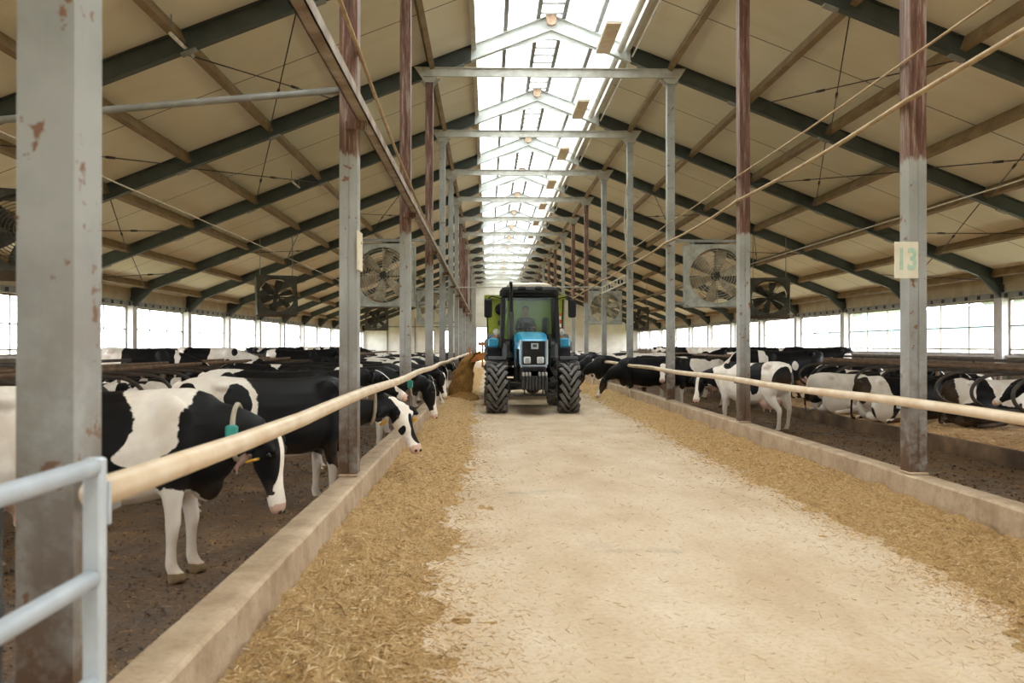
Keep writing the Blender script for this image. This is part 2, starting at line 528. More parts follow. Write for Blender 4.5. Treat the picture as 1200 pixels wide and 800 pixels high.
# --------------------------------------------------------------- setting
fl = MB().bx(-1.15, 3.9, BACK, END, -.4, 0).build('floor', M['floor']); struct(fl)
for nm, x0, x1 in (('floor_pen_left', -4.45, -1.33), ('floor_pen_right', 4.10, 7.15)):
    struct(MB().bx(x0, x1, BACK, END, -.5, PEN).build(nm, M['pen']))
for nm, x0, x1 in (('floor_alley_left', WL, -9.6), ('floor_alley_right', 12.4, WR)):
    struct(MB().bx(x0, x1, BACK, END, -.5, PEN).build(nm, M['pen']))

# stall beds
for side, a, b_, c_ in (('left', -4.45, -6.95, -9.6), ('right', 7.15, 9.7, 12.4)):
    mb = MB(); mb.bx(a, b_, BACK + .1, END - .15, -.4, .05)
    o = mb.build('stall_bed', M['bedding'], origin=((a + b_) / 2, 40, -.4))
    tag(o, 'long raised tan bedded stall platform on the %s side, nearer the feed rail' % side, 'stall bed')
    # curb lip of the bed
    lip = MB(); s = 1 if side == 'left' else -1
    lip.bx(a, a + s * .07, BACK + .1, END - .15, -.16, .09)
    lp = lip.build('bed_lip', M['bededge'], o)
    mb = MB(); mb.bx(b_, c_, BACK + .1, END - .15, -.4, .12)
    o = mb.build('stall_bed', M['bedding'], origin=((b_ + c_) / 2, 40, -.4))
    tag(o, 'far tan bedded stall platform on the %s, behind the stall rails' % side, 'stall bed')

# walls
def side_wall(side, x, s):
    w = MB()
    w.bx(x, x + s * .2, BACK, END, -.5, 1.17)
    struct(w.build('wall_' + side, M['wallgrey']))
    sill = MB(); sill.bx(x - s * .08, x + s * .2, BACK, END, 1.17, 1.23)
    struct(sill.build('trim_1' if side == 'left' else 'trim_2', M['column']))
    f = MB(); f.bx(x, x + s * .2, BACK, END, 2.84, zroof(x) + .1)
    struct(f.build('trim_3' if side == 'left' else 'trim_4', M['fascia']))
side_wall('left', WL, -1); side_wall('right', WR, 1)
# perforated beam above the windows
for side, x, s in (('left', WL, -1), ('right', WR, 1)):
    b_ = MB(); b_.bx(x - s * .10, x - s * .02, BACK, END, 2.84, 3.02)
    ob = struct(b_.build('trim_5' if side == 'left' else 'trim_6', M['bar']))
    h = MB()
    y = 10.0
    while y < 60:
        h.bx(x - s * .115, x - s * .10, y, y + .16, 2.87, 2.98); y += .75
    hb = h.build('punched_hole', M['black'], ob)
    hb.name = 'punched_hole_row'

wn = 3
for side, x, s in (('left', WL, -1), ('right', WR, 1)):
    for k in range(-1, 15):
        y0, y1 = YK(k) + .22, YK(k + 1) - .22
        z0, z1 = 1.23, 2.84
        mb = MB(); t = .05
        for (a, b_, c_, d) in ((y0, y1, z0, z0 + t), (y0, y1, z1 - t, z1), (y0, y0 + t, z0, z1), (y1 - t, y1, z0, z1)):
            mb.bx(x + s * .04, x + s * .10, a, b_, c_, d)
        for j in (1, 2):
            yy = y0 + (y1 - y0) * j / 3
            mb.bx(x + s * .05, x + s * .09, yy - .02, yy + .02, z0, z1)
        for zz in (z0 + (z1 - z0) * .52, z0 + .17):
            mb.bx(x + s * .055, x + s * .085, y0, y1, zz - .018, zz + .018)
        f = struct(mb.build('window_%d' % wn, M['frame'], origin=(x + s * .07, (y0 + y1) / 2, z0)))
        MB().bx(x + s * .065, x + s * .075, y0 + t, y1 - t, z0 + t, z1 - t).build('window_pane', M['pane'], f)
        wn += 1
    for k in range(-1, 16):
        mb = MB(); mb.bx(x - s * .16, x + s * .16, YK(k) - .19, YK(k) + .19, -.15, 2.86)
        mb.bx(x - s * .17, x + s * .165, YK(k) - .215, YK(k) - .19, 1.1, 2.86)
        mb.bx(x - s * .17, x + s * .165, YK(k) + .19, YK(k) + .215, 1.1, 2.86)
        struct(mb.build('wall_column', M['column'], origin=(x, YK(k), -.15)))

# end walls
def gable(name, y0, y1, holes=()):
    mb = MB()
    xs = sorted(set([WL, WR, CX] + [h for q in holes for h in q[:2]]))
    for a, b_ in zip(xs[:-1], xs[1:]):
        zb = -.5
        for (h0, h1, hz) in holes:
            if a >= h0 - 1e-6 and b_ <= h1 + 1e-6: zb = hz
        mb.prism([(a, zb), (b_, zb), (b_, zroof(b_) + .3), (a, zroof(a) + .3)], y0, y1, 'y')
    return struct(mb.build(name, M['wallwhite']))
gable('wall_back', END, END + .2, ((-1.1, -.15, 3.25), (-6.0, -5.3, 2.9), (-4.4, -3.7, 2.9)))
gable('wall_front', BACK - .2, BACK, ())
# frames round the openings of the far wall
for i, (h0, h1, hz) in enumerate(((-1.1, -.15, 3.25), (-6.0, -5.3, 2.9), (-4.4, -3.7, 2.9))):
    mb = MB()
    mb.bx(h0 - .1, h0, END - .06, END, 0, hz + .1); mb.bx(h1, h1 + .1, END - .06, END, 0, hz + .1); mb.bx(h0 - .1, h1 + .1, END - .06, END, hz, hz + .1)
    struct(mb.build('door_%d' % (i + 1), M['bar']))
mb = MB()
for x in (-9.8, -7.6, -7.1): mb.bx(x - .05, x + .05, END - .1, END, -.15, 4.2)
mb.bx(-11.9, -3, END - .12, END - .02, 3.3, 3.4)
struct(mb.build('trim_7', M['bar']))

# roof panels and skylight
SKW = 1.69
for nm, a, b_ in (('ceiling_left', WL - .3, CX - SKW), ('ceiling_right', CX + SKW, WR + .3)):
    mb = MB(); t = .12
    mb.prism([(a, zroof(a)), (b_, zroof(b_)), (b_, zroof(b_) + t), (a, zroof(a) + t)], BACK - .3, END + .3, 'y')
    struct(mb.build(nm, M['panel']))
for i, (a, b_) in enumerate(((CX - SKW - .1, CX), (CX, CX + SKW + .1))):
    mb = MB(); t = .02; u = .14
    mb.prism([(a, zroof(a) + u), (b_, zroof(b_) + u), (b_, zroof(b_) + u + t), (a, zroof(a) + u + t)], BACK - .3, END + .3, 'y')
    struct(mb.build('window_%d' % (i + 1), M['skypane']))

# skylight edge beams
for s, side in ((-1, 'left'), (1, 'right')):
    x = CX + s * SKW
    mb = MB(); mb.bx(x - .05, x + .05, BACK, END, zroof(x) - .12, zroof(x) + .125)
    o = mb.build('skylight_edge_beam', M['white_metal'], origin=(x, 40, zroof(x) - .12))
    tag(o, 'pale steel beam along the %s edge of the ridge skylight' % side, 'beam')
x = CX + SKW - .17
o = MB().tube((x, BACK, zroof(x) - .16), (x, END, zroof(x) - .16), .07, 12).build('drain_pipe', M['white_metal'], origin=(x, 40, zroof(x) - .16))
tag(o, 'white round pipe running along the right edge of the skylight', 'pipe')
o = MB()
xx = CX + SKW + .1
o = MB().tube((xx, BACK, zroof(xx) - .2), (xx, END, zroof(xx) - .2), .02, 8).build('conduit', M['white_metal'], origin=(xx, 40, zroof(xx) - .2))
tag(o, 'thin white conduit just right of the skylight edge beam', 'pipe')

# skylight bars
for off, lab in ((-1.0, 'left of the ridge, midway down the skylight'), (1.0, 'right of the ridge, midway down the skylight')):
    x = CX + off
    mb = MB(); z = zroof(x)
    mb.bx(x - .045, x + .045, 8, END, z + .005, z + .125)
    o = mb.build('glazing_bar', M['bar'], origin=(x, 40, z))
    tag(o, 'long grey glazing bar %s' % lab, 'glazing bar')
lad = thing('ridge_ladder', 'ladder-like pair of grey ridge bars with thin rungs under the skylight', 'ladder', (CX, 40, zroof(CX) - .12))
for s in (-1, 1):
    x = CX + s * .28
    MB().bx(x - .045, x + .045, 8, END, zroof(x) + .005, zroof(x) + .125).build('rail', M['bar'], lad)
for k in range(2, 8):
    for j in range(10):
        y = YK(k) + .35 + j * .6
        MB().bx(CX - .235, CX + .235, y - .015, y + .015, 8.68, 8.72).build('rung', M['bar'], lad)

# rafters
GAB = 'roof rafters of the steel frames'
for k in range(1, 16):
    y = YK(k)
    for s, side in ((-1, 'left'), (1, 'right')):
        xe = (WL + .02) if s < 0 else (WR - .02)
        dz = .35
        def P(x, o): return (x, zroof(x) - o)
        mb = MB()
        def ibeam(mb, xa, xb):
            mb.prism([P(xa, .02), P(xb, .02), P(xb, dz - .02), P(xa, dz - .02)], y - .008, y + .008)
            mb.prism([P(xa, .002), P(xb, .002), P(xb, .022), P(xa, .022)], y - .085, y + .085)
            mb.prism([P(xa, dz - .022), P(xb, dz - .022), P(xb, dz), P(xa, dz)], y - .085, y + .085)
        xs = CX + s * (SKW + .06)
        ibeam(mb, xs, xe)
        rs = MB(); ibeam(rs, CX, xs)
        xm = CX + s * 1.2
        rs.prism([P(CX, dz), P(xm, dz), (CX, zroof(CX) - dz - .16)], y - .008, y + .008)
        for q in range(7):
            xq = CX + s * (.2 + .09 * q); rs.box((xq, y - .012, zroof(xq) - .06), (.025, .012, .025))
        ra = mb.build('roof_rafter', M['rafter'], origin=(CX, y, ZR - dz))
        tag(ra, 'dark grey steel rafter under the %s roof slope, %s frame from the camera' % (side, ORD[k - 1]), 'rafter', GAB)
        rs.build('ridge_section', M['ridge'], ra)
        for q in range(6):
            pl = MB()
            xq = CX + s * (1.9 + 2.0 * q)
            pl.prism([P(xq, dz), P(xq + s * .22, dz), P(xq + s * .22, dz + .035), P(xq, dz + .035)], y - .07, y + .07)
            pl.build('splice_plate', M['bar'], ra)
        kn = MB()
        xk = xe - s * .75
        kn.prism([P(xe, dz), P(xk, dz), (xe, zroof(xe) - dz - .42)], y - .06, y + .06)
        kn.build('eave_knee', M['rafter'], ra)
    # ridge bracket and tie beam
    br = MB()
    br.prism([(CX - .13, 8.73), (CX + .13, 8.73), (CX + .09, 8.50), (CX, 8.46), (CX - .09, 8.50)], y - .20, y - .09)
    b1 = br.build('ridge_bracket', M['rustbracket'], origin=(CX, y, 8.46))
    tag(b1, 'pale rusty bracket at the ridge of the %s frame from the camera' % ORD[k - 1], 'bracket', 'ridge brackets')
    tb = thing('tie_beam', 'pale grey tie beam across the aisle at the %s frame from the camera' % ORD[k - 1], 'tie beam', (CX, y - .15, 7.33), 'tie beams over the aisle')
    m1 = MB(); m1.bx(PL - .12, PR + .12, y - .165, y - .15, 7.33, 7.53); m1.bx(PL - .12, PR + .12, y - .215, y - .165, 7.33, 7.345); m1.bx(PL - .12, PR + .12, y - .215, y - .165, 7.515, 7.53)
    m1.build('channel', M['tie'], tb)
    for s, xp in ((-1, PL), (1, PR)):
        g = MB(); g.prism([(xp - .32, 7.55), (xp + .32, 7.55), (xp + .1, 7.22), (xp - .1, 7.22)], y - .149, y - .135)
        g.build('gusset', M['tie'], tb)

# purlins
ROWS = (2.62, 4.37, 6.12, 7.87, 9.62, 11.37, 13.0)
for s, side in ((-1, 'left'), (1, 'right')):
    for k in range(1, 15):
        for ri, off in enumerate(ROWS):
            x = CX + s * off
            a = math.atan(SL) * s
            rot = Matrix.Rotation(a, 3, 'Y')
            y0, y1 = YK(k) + .09, YK(k + 1) - .09
            c = Vector((x, (y0 + y1) / 2, zroof(x) - .125))
            nrm = rot @ Vector((0, 0, 1)); tan = rot @ Vector((1, 0, 0))
            mb = MB(); L = y1 - y0
            mb.box(c - tan * s * .05, (.012, L, .22), rot)
            mb.box(c + nrm * .105, (.1, L, .012), rot); mb.box(c - nrm * .105, (.1, L, .012), rot)
            mb.box(c + tan * s * .05 + nrm * .085, (.01, L, .04), rot); mb.box(c + tan * s * .05 - nrm * .085, (.01, L, .04), rot)
            o = mb.build('roof_purlin', M['purlin'], origin=c)
            tag(o, 'brown steel purlin in the %s roof, %s row below the skylight, %s bay from camera' % (side, ORD[ri], ORD[k - 1]), 'purlin', 'roof purlins')

# thin roof brace rods
nb = 0
for s, side in ((-1, 'left'), (1, 'right')):
    for (k, r0, r1) in ((2, 1, 2), (2, 3, 4), (3, 2, 3), (3, 4, 5), (5, 1, 2), (5, 3, 4), (4, 5, 6)):
        xa, xb = CX + s * ROWS[r0], CX + s * ROWS[r1]
        t = thing('roof_brace', 'pair of crossed thin dark rods under the %s roof, %s bay, below %s purlin row' % (side, ORD[k - 1], ORD[r0]), 'brace', ((xa + xb) / 2, (YK(k) + YK(k + 1)) / 2, zroof(xb) - .3), 'crossed roof braces')
        for flip in (0, 1):
            if flip: xa, xb = xb, xa
            mb = MB(); dd = .27 + .04 * flip
            p0 = Vector((xa, YK(k) + .12, zroof(xa) - dd)); p1 = Vector((xb, YK(k + 1) - .12, zroof(xb) - dd))
            mb.tube(p0, p1, .012, 6)
            mb.tube(p0.lerp(p1, .57), p0.lerp(p1, .61), .026, 8)
            mb.build('rod', M['wire'], t)

# --------------------------------------------------------------- posts
def make_post(x, k, rusty, side):
    y = YK(k); w, d = .165, .2; s = 1 if side == 'right' else -1
    n = ORD[k] if side == 'left' else ORD[k - 1]
    look = 'grey steel post with rusty upper part' if rusty else ('broad chipped grey steel post' if k == 0 else 'grey painted steel post')
    t = thing('support_post', '%s, %s in the row along the %s feed curb' % (look, n, side), 'post', (x, y, .3), 'posts of the %s row' % side)
    mb = MB(); z0, z1 = .3, zroof(x) - .36
    hw, hd, g, gd = w / 2, d / 2, .008, (.0006 if k == 0 else .006)
    poly = [(x - hw, y - hd), (x - g, y - hd), (x - g, y - hd + gd), (x + g, y - hd + gd), (x + g, y - hd), (x + hw, y - hd),
            (x + hw, y + hd), (x + g, y + hd), (x + g, y + hd - gd), (x - g, y + hd - gd), (x - g, y + hd), (x - hw, y + hd)]
    mb.prism(poly, z0 + .02, z1, 'z')
    mb.build('shaft', M['post_rust' if rusty else 'post'], t)
    b = MB(); b.cbox((x, y, z0 + .012), (w + .015, d + .06, .024), .008); b.build('mortar_foot', M['curb'], t)
    c = MB(); c.bx(x - hw - .04, x + hw + .04, y - hd - .03, y + hd - .02, z1 - .02, z1 + .004)
    for e in (-1, 1): c.prism([(x + e * hw, z1 - .02), (x + e * (hw + .16), z1 - .02 + 0), (x + e * hw, z1 - .22)], y - .006, y + .006)
    c.build('head_bracket', M['tie'], t)
    return t
RUST_L = {1, 2, 3, 7, 8, 9, 11}
RUST_R = {1, 2, 6, 7, 9, 10, 12}
for k in range(0, 16): make_post(PL, k, k in RUST_L, 'left')
for k in range(1, 16): make_post(PR, k, k in RUST_R, 'right')

# number board on the right post, blank one on the left
y = YK(1)
sg = thing('number_board', 'cream board reading 13 on the nearest right post', 'sign', (3.93, y - .13, 2.32))
MB().cbox((3.885, y - .118, 2.295), (.225, .016, .34), .004).build('board', M['sign'], sg)
def text_child(txt, name, mat, parent, loc, size, rot, extr=.002):
    cu = bpy.data.curves.new(name, 'FONT'); cu.body = txt; cu.size = size; cu.extrude = extr; cu.offset = .006; cu.align_x = 'CENTER'; cu.align_y = 'CENTER'
    tmp = bpy.data.objects.new(name + '_tmp', cu); COL.objects.link(tmp)
    dg = bpy.context.evaluated_depsgraph_get()
    me = bpy.data.meshes.new_from_object(tmp.evaluated_get(dg))
    bpy.data.objects.remove(tmp)
    o = bpy.data.objects.new(name, me); me.materials.clear(); me.materials.append(mat); COL.objects.link(o)
    o.parent = parent; o.location = Vector(loc) - wloc(parent); o.rotation_euler = rot
    return o
o = text_child('13', 'painted_number', M['signtext'], sg, (3.885, y - .128, 2.295), .24, (PI / 2, 0, 0))
o.scale = (.85, 1.15, 1)
sg = thing('board', 'blank cream board on the aisle face of the second left post', 'sign', (-1.19, y, 2.3))
MB().cbox((-1.185, y - .05, 2.37), (.02, .26, .36), .004).build('plate', M['sign'], sg)
MB().tube((-1.2, y - .02, 2.45), (-1.17, y - .02, 2.45), .012, 8).build('bolt', M['bar'], sg)

# --------------------------------------------------------------- curbs
def curb(x0, x1, label, aisle):
    mb = MB(); ys = [BACK]
    while ys[-1] < END - .5: ys.append(ys[-1] + (.25 if ys[-1] < 25 else 1.0))
    ys[-1] = END
    n = len(ys); vs = []
    rg = random.Random(5)
    for yy in ys:
        e = [mnoise.noise(Vector((yy * 1.7, q * 7.3, aisle))) * .012 for q in range(4)]
        ch = .018
        sec = [(x0, -.4), (x0, .3 - ch + e[0]), (x0 + ch + e[1] * .5, .3), (x1 - ch + e[2] * .5, .3), (x1, .3 - ch + e[3]), (x1 + (.012 if aisle > 0 else 0), .02), (x1, -.4)]
        if aisle < 0: sec = [(x0, -.4), (x0 - .012, .02), (x0, .3 - ch + e[0]), (x0 + ch + e[1] * .5, .3), (x1 - ch + e[2] * .5, .3), (x1, .3 - ch + e[3]), (x1, -.4)]
        vs += [(p, yy, q) for p, q in sec]
    fs = []
    for i in range(n - 1):
        for j in range(7):
            l = (j + 1) % 7
            fs.append((i * 7 + j, i * 7 + l, (i + 1) * 7 + l, (i + 1) * 7 + j))
    fs.append(tuple(range(7))); fs.append(tuple(range((n - 1) * 7, n * 7)))
    mb.add(vs, fs)
    o = mb.build('feed_curb', M['curb'], origin=((x0 + x1) / 2, 40, 0))
    return tag(o, label, 'curb')
curb(-1.37, -1.15, 'long worn concrete feed curb under the left posts', 1)
curb(3.9, 4.10, 'long worn concrete feed curb under the right posts', -1)

# --------------------------------------------------------------- feed rails
def rail(x, z, y0, y1, label, xp, s, ks):
    t = thing('feed_rail', label, 'rail', (x, y0, z))
    pts = []; yy = y0
    while yy < y1:
        pts.append((x, yy, z + .012 * math.sin(yy * .9))); yy += 1.5
    pts.append((x, y1, z))
    MB().path(pts, .045, 14).build('pipe', M['cream_pipe'], t)
    for k in ks:
        yk = YK(k)
        MB().bx(min(xp + s * .085, x), max(xp + s * .085, x), yk - .05, yk + .05, z - .06, z - .035).build('bracket', M['bar'], t)
    return t
rl = rail(-1.12, 1.07, 2.75, 62, 'cream round pipe feed rail along the left posts', PL, 1, range(0, 10))
rail(3.86, .97, 3.0, 62, 'cream round pipe feed rail along the right posts', PR, -1, range(1, 10))
for k in (1, 2, 3):
    yy = YK(k) + .55
    MB().tube((-1.40, yy, 1.01), (-1.12, yy, 1.0), .035, 10).build('cross_pipe', M['brown_pipe'], rl)

# --------------------------------------------------------------- near gate
g = thing('tube_gate', 'pale blue-grey tubular gate in the lower left corner beside the nearest post', 'gate', (-1.08, 2.55, 0))
xg = -1.09
MB().cbox((xg, 2.68, .62), (.05, .05, 1.14), .006).build('end_upright', M['gate'], g)
MB().cbox((xg - .03, 2.22, .70), (.012, .02, .94), .003).build('brace_bar', M['steel_grey'], g)
for z in (1.165, .86, .57, .28):
    MB().tube((xg, -1.0, z), (xg, 2.66, z), .026, 12).build('tube_bar', M['gate'], g)
MB().cbox((xg, -1.0, .62), (.05, .05, 1.24), .006).build('end_upright', M['gate'], g)
MB().bx(xg - .012, xg + .03, 2.705, 2.72, 1.0, 1.12).build('latch', M['gate'], g)
# --------------------------------------------------------------- long angle bar on the left posts, cables
o = MB()
za = 3.60; xa = -1.14
o.bx(xa - .05, xa + .05, 1.0, 66, za - .045, za - .033); o.bx(xa + .04, xa + .05, 1.0, 66, za - .045, za + .055); o.bx(xa - .05, xa - .04, 1.0, 66, za - .045, za + .055)
t = thing('angle_bar', 'long worn steel channel bar fixed along the left posts above head height', 'bar', (xa, 1, za))
o.build('channel', M['angle'], t)
for k in range(0, 11):
    MB().bx(PL - .02, xa + .03, YK(k) - .14, YK(k) - .1, za - .12, za - .045).build('bracket', M['post_rust'], t)

def cable(name, pts, r, mat, label, cat='cable', sub=8, sag=0.0):
    P = [Vector(p) for p in pts]; out = []
    for a, b in zip(P[:-1], P[1:]):
        for i in range(sub):
            q = a.lerp(b, i / sub); u = i / sub
            q.z -= sag * 4 * u * (1 - u); out.append(q)
    out.append(P[-1])
    o = MB().path(out, r, 8).build(name, mat, origin=P[0])
    return tag(o, label, cat)
xr = 3.90
cable('power_cable', [(xr + .01, YK(-1), 4.3)] + [(xr, YK(k) - .12, 4.17 - .008 * k) for k in range(1, 8)], .012, M['cable'], 'thin tan cable strung high along the right posts, upper of two', sag=.02)
cable('water_pipe', [(xr + .01, YK(-1), 4.0)] + [(xr - .01, YK(k) - .12, 3.79 - .012 * k) for k in range(1, 8)], .024, M['cable'], 'thicker tan pipe strung along the right posts, lower of two', 'pipe', sag=.045)
cable('hanging_cable', [(-1.17, YK(0) + .2, 4.6), (-1.19, YK(1) + .0 - .12, 4.22), (-1.185, YK(2) - .12, 3.95), (-1.185, YK(3) - .12, 3.88)], .02, M['cable'], 'tan cable hanging along the left posts above the channel bar', sag=.05)
cable('stay_wire', [(7.4, BACK, 3.8), (7.4, 60, 3.8)], .012, M['rope'], 'thin pale wire stretched lengthwise under the right roof', 'wire', sag=.0)
cable('stay_wire', [(-5.2, BACK, 3.78), (-5.2, 60, 3.78)], .012, M['rope'], 'thin pale wire stretched lengthwise under the left roof', 'wire', sag=.0)
cable('cross_bar', [(PL + .09, YK(5) - .12, 3.5), (PR - .09, YK(5) - .12, 3.52)], .018, M['tie'], 'thin pale bar across the aisle above the tractor', 'bar')
cable('hanging_rope', [(PR - .14, YK(4) - .6, 6.3), (PR + .05 - .25, YK(4) - .3, 5.0), (PR - .10, YK(4) - .14, 3.9)], .018, M['rope'], 'pale rope slanting down beside the fourth right post', 'rope')
o = cable('support_bar', [(PL - .09, YK(1) - .05, 3.86), (-3.2, YK(1) - .55, 3.55), (-6.2, YK(1) - 1.0, 3.12)], .032, M['bar'], 'pale bar sloping left from the second left post under the roof', 'bar', sub=2)
MB().tube((-6.1, YK(1) - .98, 3.15), (-6.1, YK(1) - .98, zroof(-6.1) - .01), .012, 6).build('hanger_rod', M['wire'], o)
MB().tube((-3.6, YK(1) - .61, 3.52), (-3.6, YK(1) - .61, zroof(-3.6) - .01), .01, 6).build('hanger_rod', M['wire'], o)

# ladder-like cable tray between two right posts
y0, y1 = YK(4) + .1, YK(5) - .1
t = thing('cable_tray', 'white ladder-shaped tray slung between two right posts', 'cable tray', (PR - .1, (y0 + y1) / 2, 3.3))
for z in (3.48, 3.28):
    MB().bx(PR - .12, PR - .09, y0, y1, z, z + .035).build('rail', M['white_metal'], t)
for i in range(8):
    yy = y0 + (y1 - y0) * (i + .5) / 8
    MB().bx(PR - .115, PR - .095, yy - .04, yy + .04, 3.31, 3.485).build('rung', M['white_metal'], t)

# light boxes under the skylight edge
for k in range(2, 14):
    y1 = YK(k) - .12; y0 = y1 - 2.0; x = CX + 1.12; z = zroof(x) - .40
    t = thing('light_fitting', 'long brown-bellied light fitting under the skylight, %s from the camera' % ORD[k - 2], 'light fitting', (x, y1 - 1, z), 'light fittings below the skylight')
    MB().prism([(x - .16, z - .02), (x + .16, z - .02), (x + .13, z + .1), (x - .13, z + .1)], y0, y1).build('housing', M['white_metal'], t)
    MB().bx(x - .15, x + .15, y0 + .02, y1 - .02, z - .05, z - .02).build('diffuser', M['lamp_brown'], t)
    for yy in (y0 + .3, y1 - .3):
        MB().tube((x, yy, z + .1), (x, yy, zroof(x) + .13), .012, 6).build('hanger', M['bar'], t)
# small tube lamps under the left roof
for i, (px, py, Z) in enumerate(((216, 192, 14.7), (347, 272, 26.0))):
    x = (px - 572) * Z / 1120; z = zroof(x) - .3
    t = thing('tube_lamp', 'small white tube lamp under the left roof, %s' % ('nearer the camera', 'farther one')[i], 'lamp', (x, Z, z), 'tube lamps')
    MB().tube((x, Z - .55, z), (x, Z + .55, z), .03, 10).build('tube', M['lens'], t)
    for q in (-.5, .5): MB().tube((x, Z + q, z + .02), (x, Z + q, zroof(x) - .004), .01, 6).build('hanger', M['bar'], t)

# --------------------------------------------------------------- fans
def make_fan(name_label, c, yaw, tilt, group, arm=None, dark=False, hang=True):
    t = thing('ventilation_fan', name_label, 'fan', (0, 0, 0), group)
    H = .68; D = .42; RO = .61
    # face plate with a round opening (front at -y)
    n = 48; vs = []; fs = []
    def sq(a):
        ca, sa = math.cos(a), math.sin(a); k = H / max(abs(ca), abs(sa)); return ca * k, sa * k
    mb = MB()
    for fy in (-D / 2,):
        ring_o = []; ring_i = []
        for i in range(n):
            a = 2 * PI * (i + .5) / n
            xo, zo = sq(a)
            ring_o.append((xo, fy, zo)); ring_i.append((RO * math.cos(a), fy, RO * math.sin(a)))
        ring_i2 = [(p[0] * .97, fy + .12, p[2] * .97) for p in ring_i]
        vs = ring_o + ring_i + ring_i2
        fs = []
        for i in range(n):
            j = (i + 1) % n
            fs.append((i, j, n + j, n + i)); fs.append((n + i, n + j, 2 * n + j, 2 * n + i))
        mb.add(vs, fs)
    th = .015
    mb.bx(-H, -H + th, -D / 2, D / 2, -H, H); mb.bx(H - th, H, -D / 2, D / 2, -H, H)
    mb.bx(-H, H, -D / 2, D / 2, -H, -H + th); mb.bx(-H, H, -D / 2, D / 2, H - th, H)
    mb.build('housing', M['fan_grey'], t)
    gmb = MB()
    for r in np.linspace(.10, .60, 10): gmb.ring((0, -D / 2 - .015, 0), (0, 1, 0), float(r), .0075, 40, 5)
    for i in range(8):
        a = 2 * PI * i / 8
        gmb.tube((.06 * math.cos(a), -D / 2 - .008, .06 * math.sin(a)), (.62 * math.cos(a), -D / 2 - .008, .62 * math.sin(a)), .007, 5)
    gmb.build('guard', M['guard'], t)
    for i in range(6):
        a = 2 * PI * i / 6 + .3
        rot = Matrix.Rotation(-a, 3, 'Y')
        b = MB()
        prof = [(.10, .06, .35), (.25, .11, .55), (.42, .14, .75), (.56, .13, .9)]
        rings = []
        for (rr, wd, tw) in prof:
            tw2 = .9 - tw * .4
            u = Vector((0, math.sin(tw2), 0)) * wd + Vector((0, 0, math.cos(tw2))) * wd
            v_ = Vector((0, math.cos(tw2), -math.sin(tw2))) * .008
            rings.append((rot @ Vector((rr, 0, 0)), rot @ u, rot @ v_))
        b.loft(rings, n=10)
        b.build('blade', M['fan_blade'], t)
    MB().lathe((0, -.06, 0), (0, 1, 0), [(0, .05), (.02, .1), (.1, .1), (.12, .05)], 20).build('hub', M['motor'], t)
    mo = MB(); mo.lathe((0, .08, 0), (0, 1, 0), [(0, .07), (.02, .1), (.18, .1), (.2, .06)], 16)
    mo.bx(-H + th, H - th, .12, .15, -.02, .02)
    mo.build('motor', M['motor'], t)
    return t

def place_fan(t, c, yaw, tilt):
    t.location = c; t.rotation_euler = (tilt, 0, yaw)

def copy_tree(o, parent=None):
    c = o.copy(); COL.objects.link(c)
    if parent is not None: c.parent = parent
    for ch in list(o.children):
        copy_tree(ch, c)
    return c

fan0 = make_fan('', (0, 0, 0), 0, 0, 'ventilation fans')
FANS = [  # x, y, z, yaw, tilt, label, arm?
    (4.98, 20.8, 3.02, -4, 0, 'big grey square ventilation fan beside the third right post', 1),
    (-2.26, 20.8, 3.02, 0, 0, 'big grey square ventilation fan beside the fourth left post', 1),
    (-7.15, 14.9, 3.2, 28, -18, 'dark tilted fan hanging at the left picture edge, behind the nearest post', 0),
    (-7.25, 32.9, 3.2, 22, -14, 'dark tilted fan hanging under the left roof, between the nearest posts', 0),
    (9.75, 32.9, 3.15, -20, -14, 'dark tilted fan hanging behind the big right fan', 0),
    (4.75, 38.8, 3.05, -2, 0, 'ventilation fan on the right row, just right of the tractor mirror', 1),
    (-2.2, 38.8, 3.05, 0, 0, 'ventilation fan on the left row, beyond the big left fan', 1),
    (8.9, 56.8, 3.1, -8, -10, 'small far fan under the right roof, beyond the ladder-shaped tray', 0),
    (-6.6, 56.8, 3.1, 8, -10, 'small far fan under the left roof, against the white end wall', 0),
]
for i, (x, y, z, yaw, tilt, lab, arm) in enumerate(FANS):
    t = fan0 if i == 0 else copy_tree(fan0)
    t['label'] = lab
    t.location = (x, y, z); t.rotation_euler = (R(tilt), 0, R(yaw))
for i, (x, y, z, yaw, tilt, lab, arm) in enumerate(FANS):
    t = [o for o in bpy.data.objects if o.parent is None and o.get('label') == lab][0]
    inv = t.matrix_basis.inverted()
    if not arm:
        for ch in t.children:
            if ch.name.split('.')[0] in ('housing', 'guard', 'blade'):
                ch.material_slots[0].link = 'OBJECT'; ch.material_slots[0].material = M['fan_dark']
    mb = MB()
    if arm:
        s = 1 if x > CX else -1
        xp = (PR if s > 0 else PL) + s * .085
        mb.bx(min(xp, x + s * .7), max(xp, x + s * .7), y - .03, y + .03, z + .74, z + .80)
        mb.bx(min(xp, x - s * .6), max(xp, x - s * .6), y - .03, y + .03, z - .62, z - .56)
        for q in (-.5, .5): mb.bx(x + q - .02, x + q + .02, y - .02, y + .02, z + .66, z + .75)
        nm = 'mounting_arm'
    else:
        for q in (-.55, .55):
            d = Vector((math.cos(R(yaw)), math.sin(R(yaw)), 0)) * q
            xx = x + d.x
            mb.tube((xx, y + d.y, z + .62), (xx, y + d.y, zroof(xx) - .005), .014, 6)
        nm = 'hanger_rod'
    me = mb.mesh(nm); me.transform(inv); me.materials.append(M['bar'])
    a = bpy.data.objects.new(nm, me); COL.objects.link(a); a.parent = t

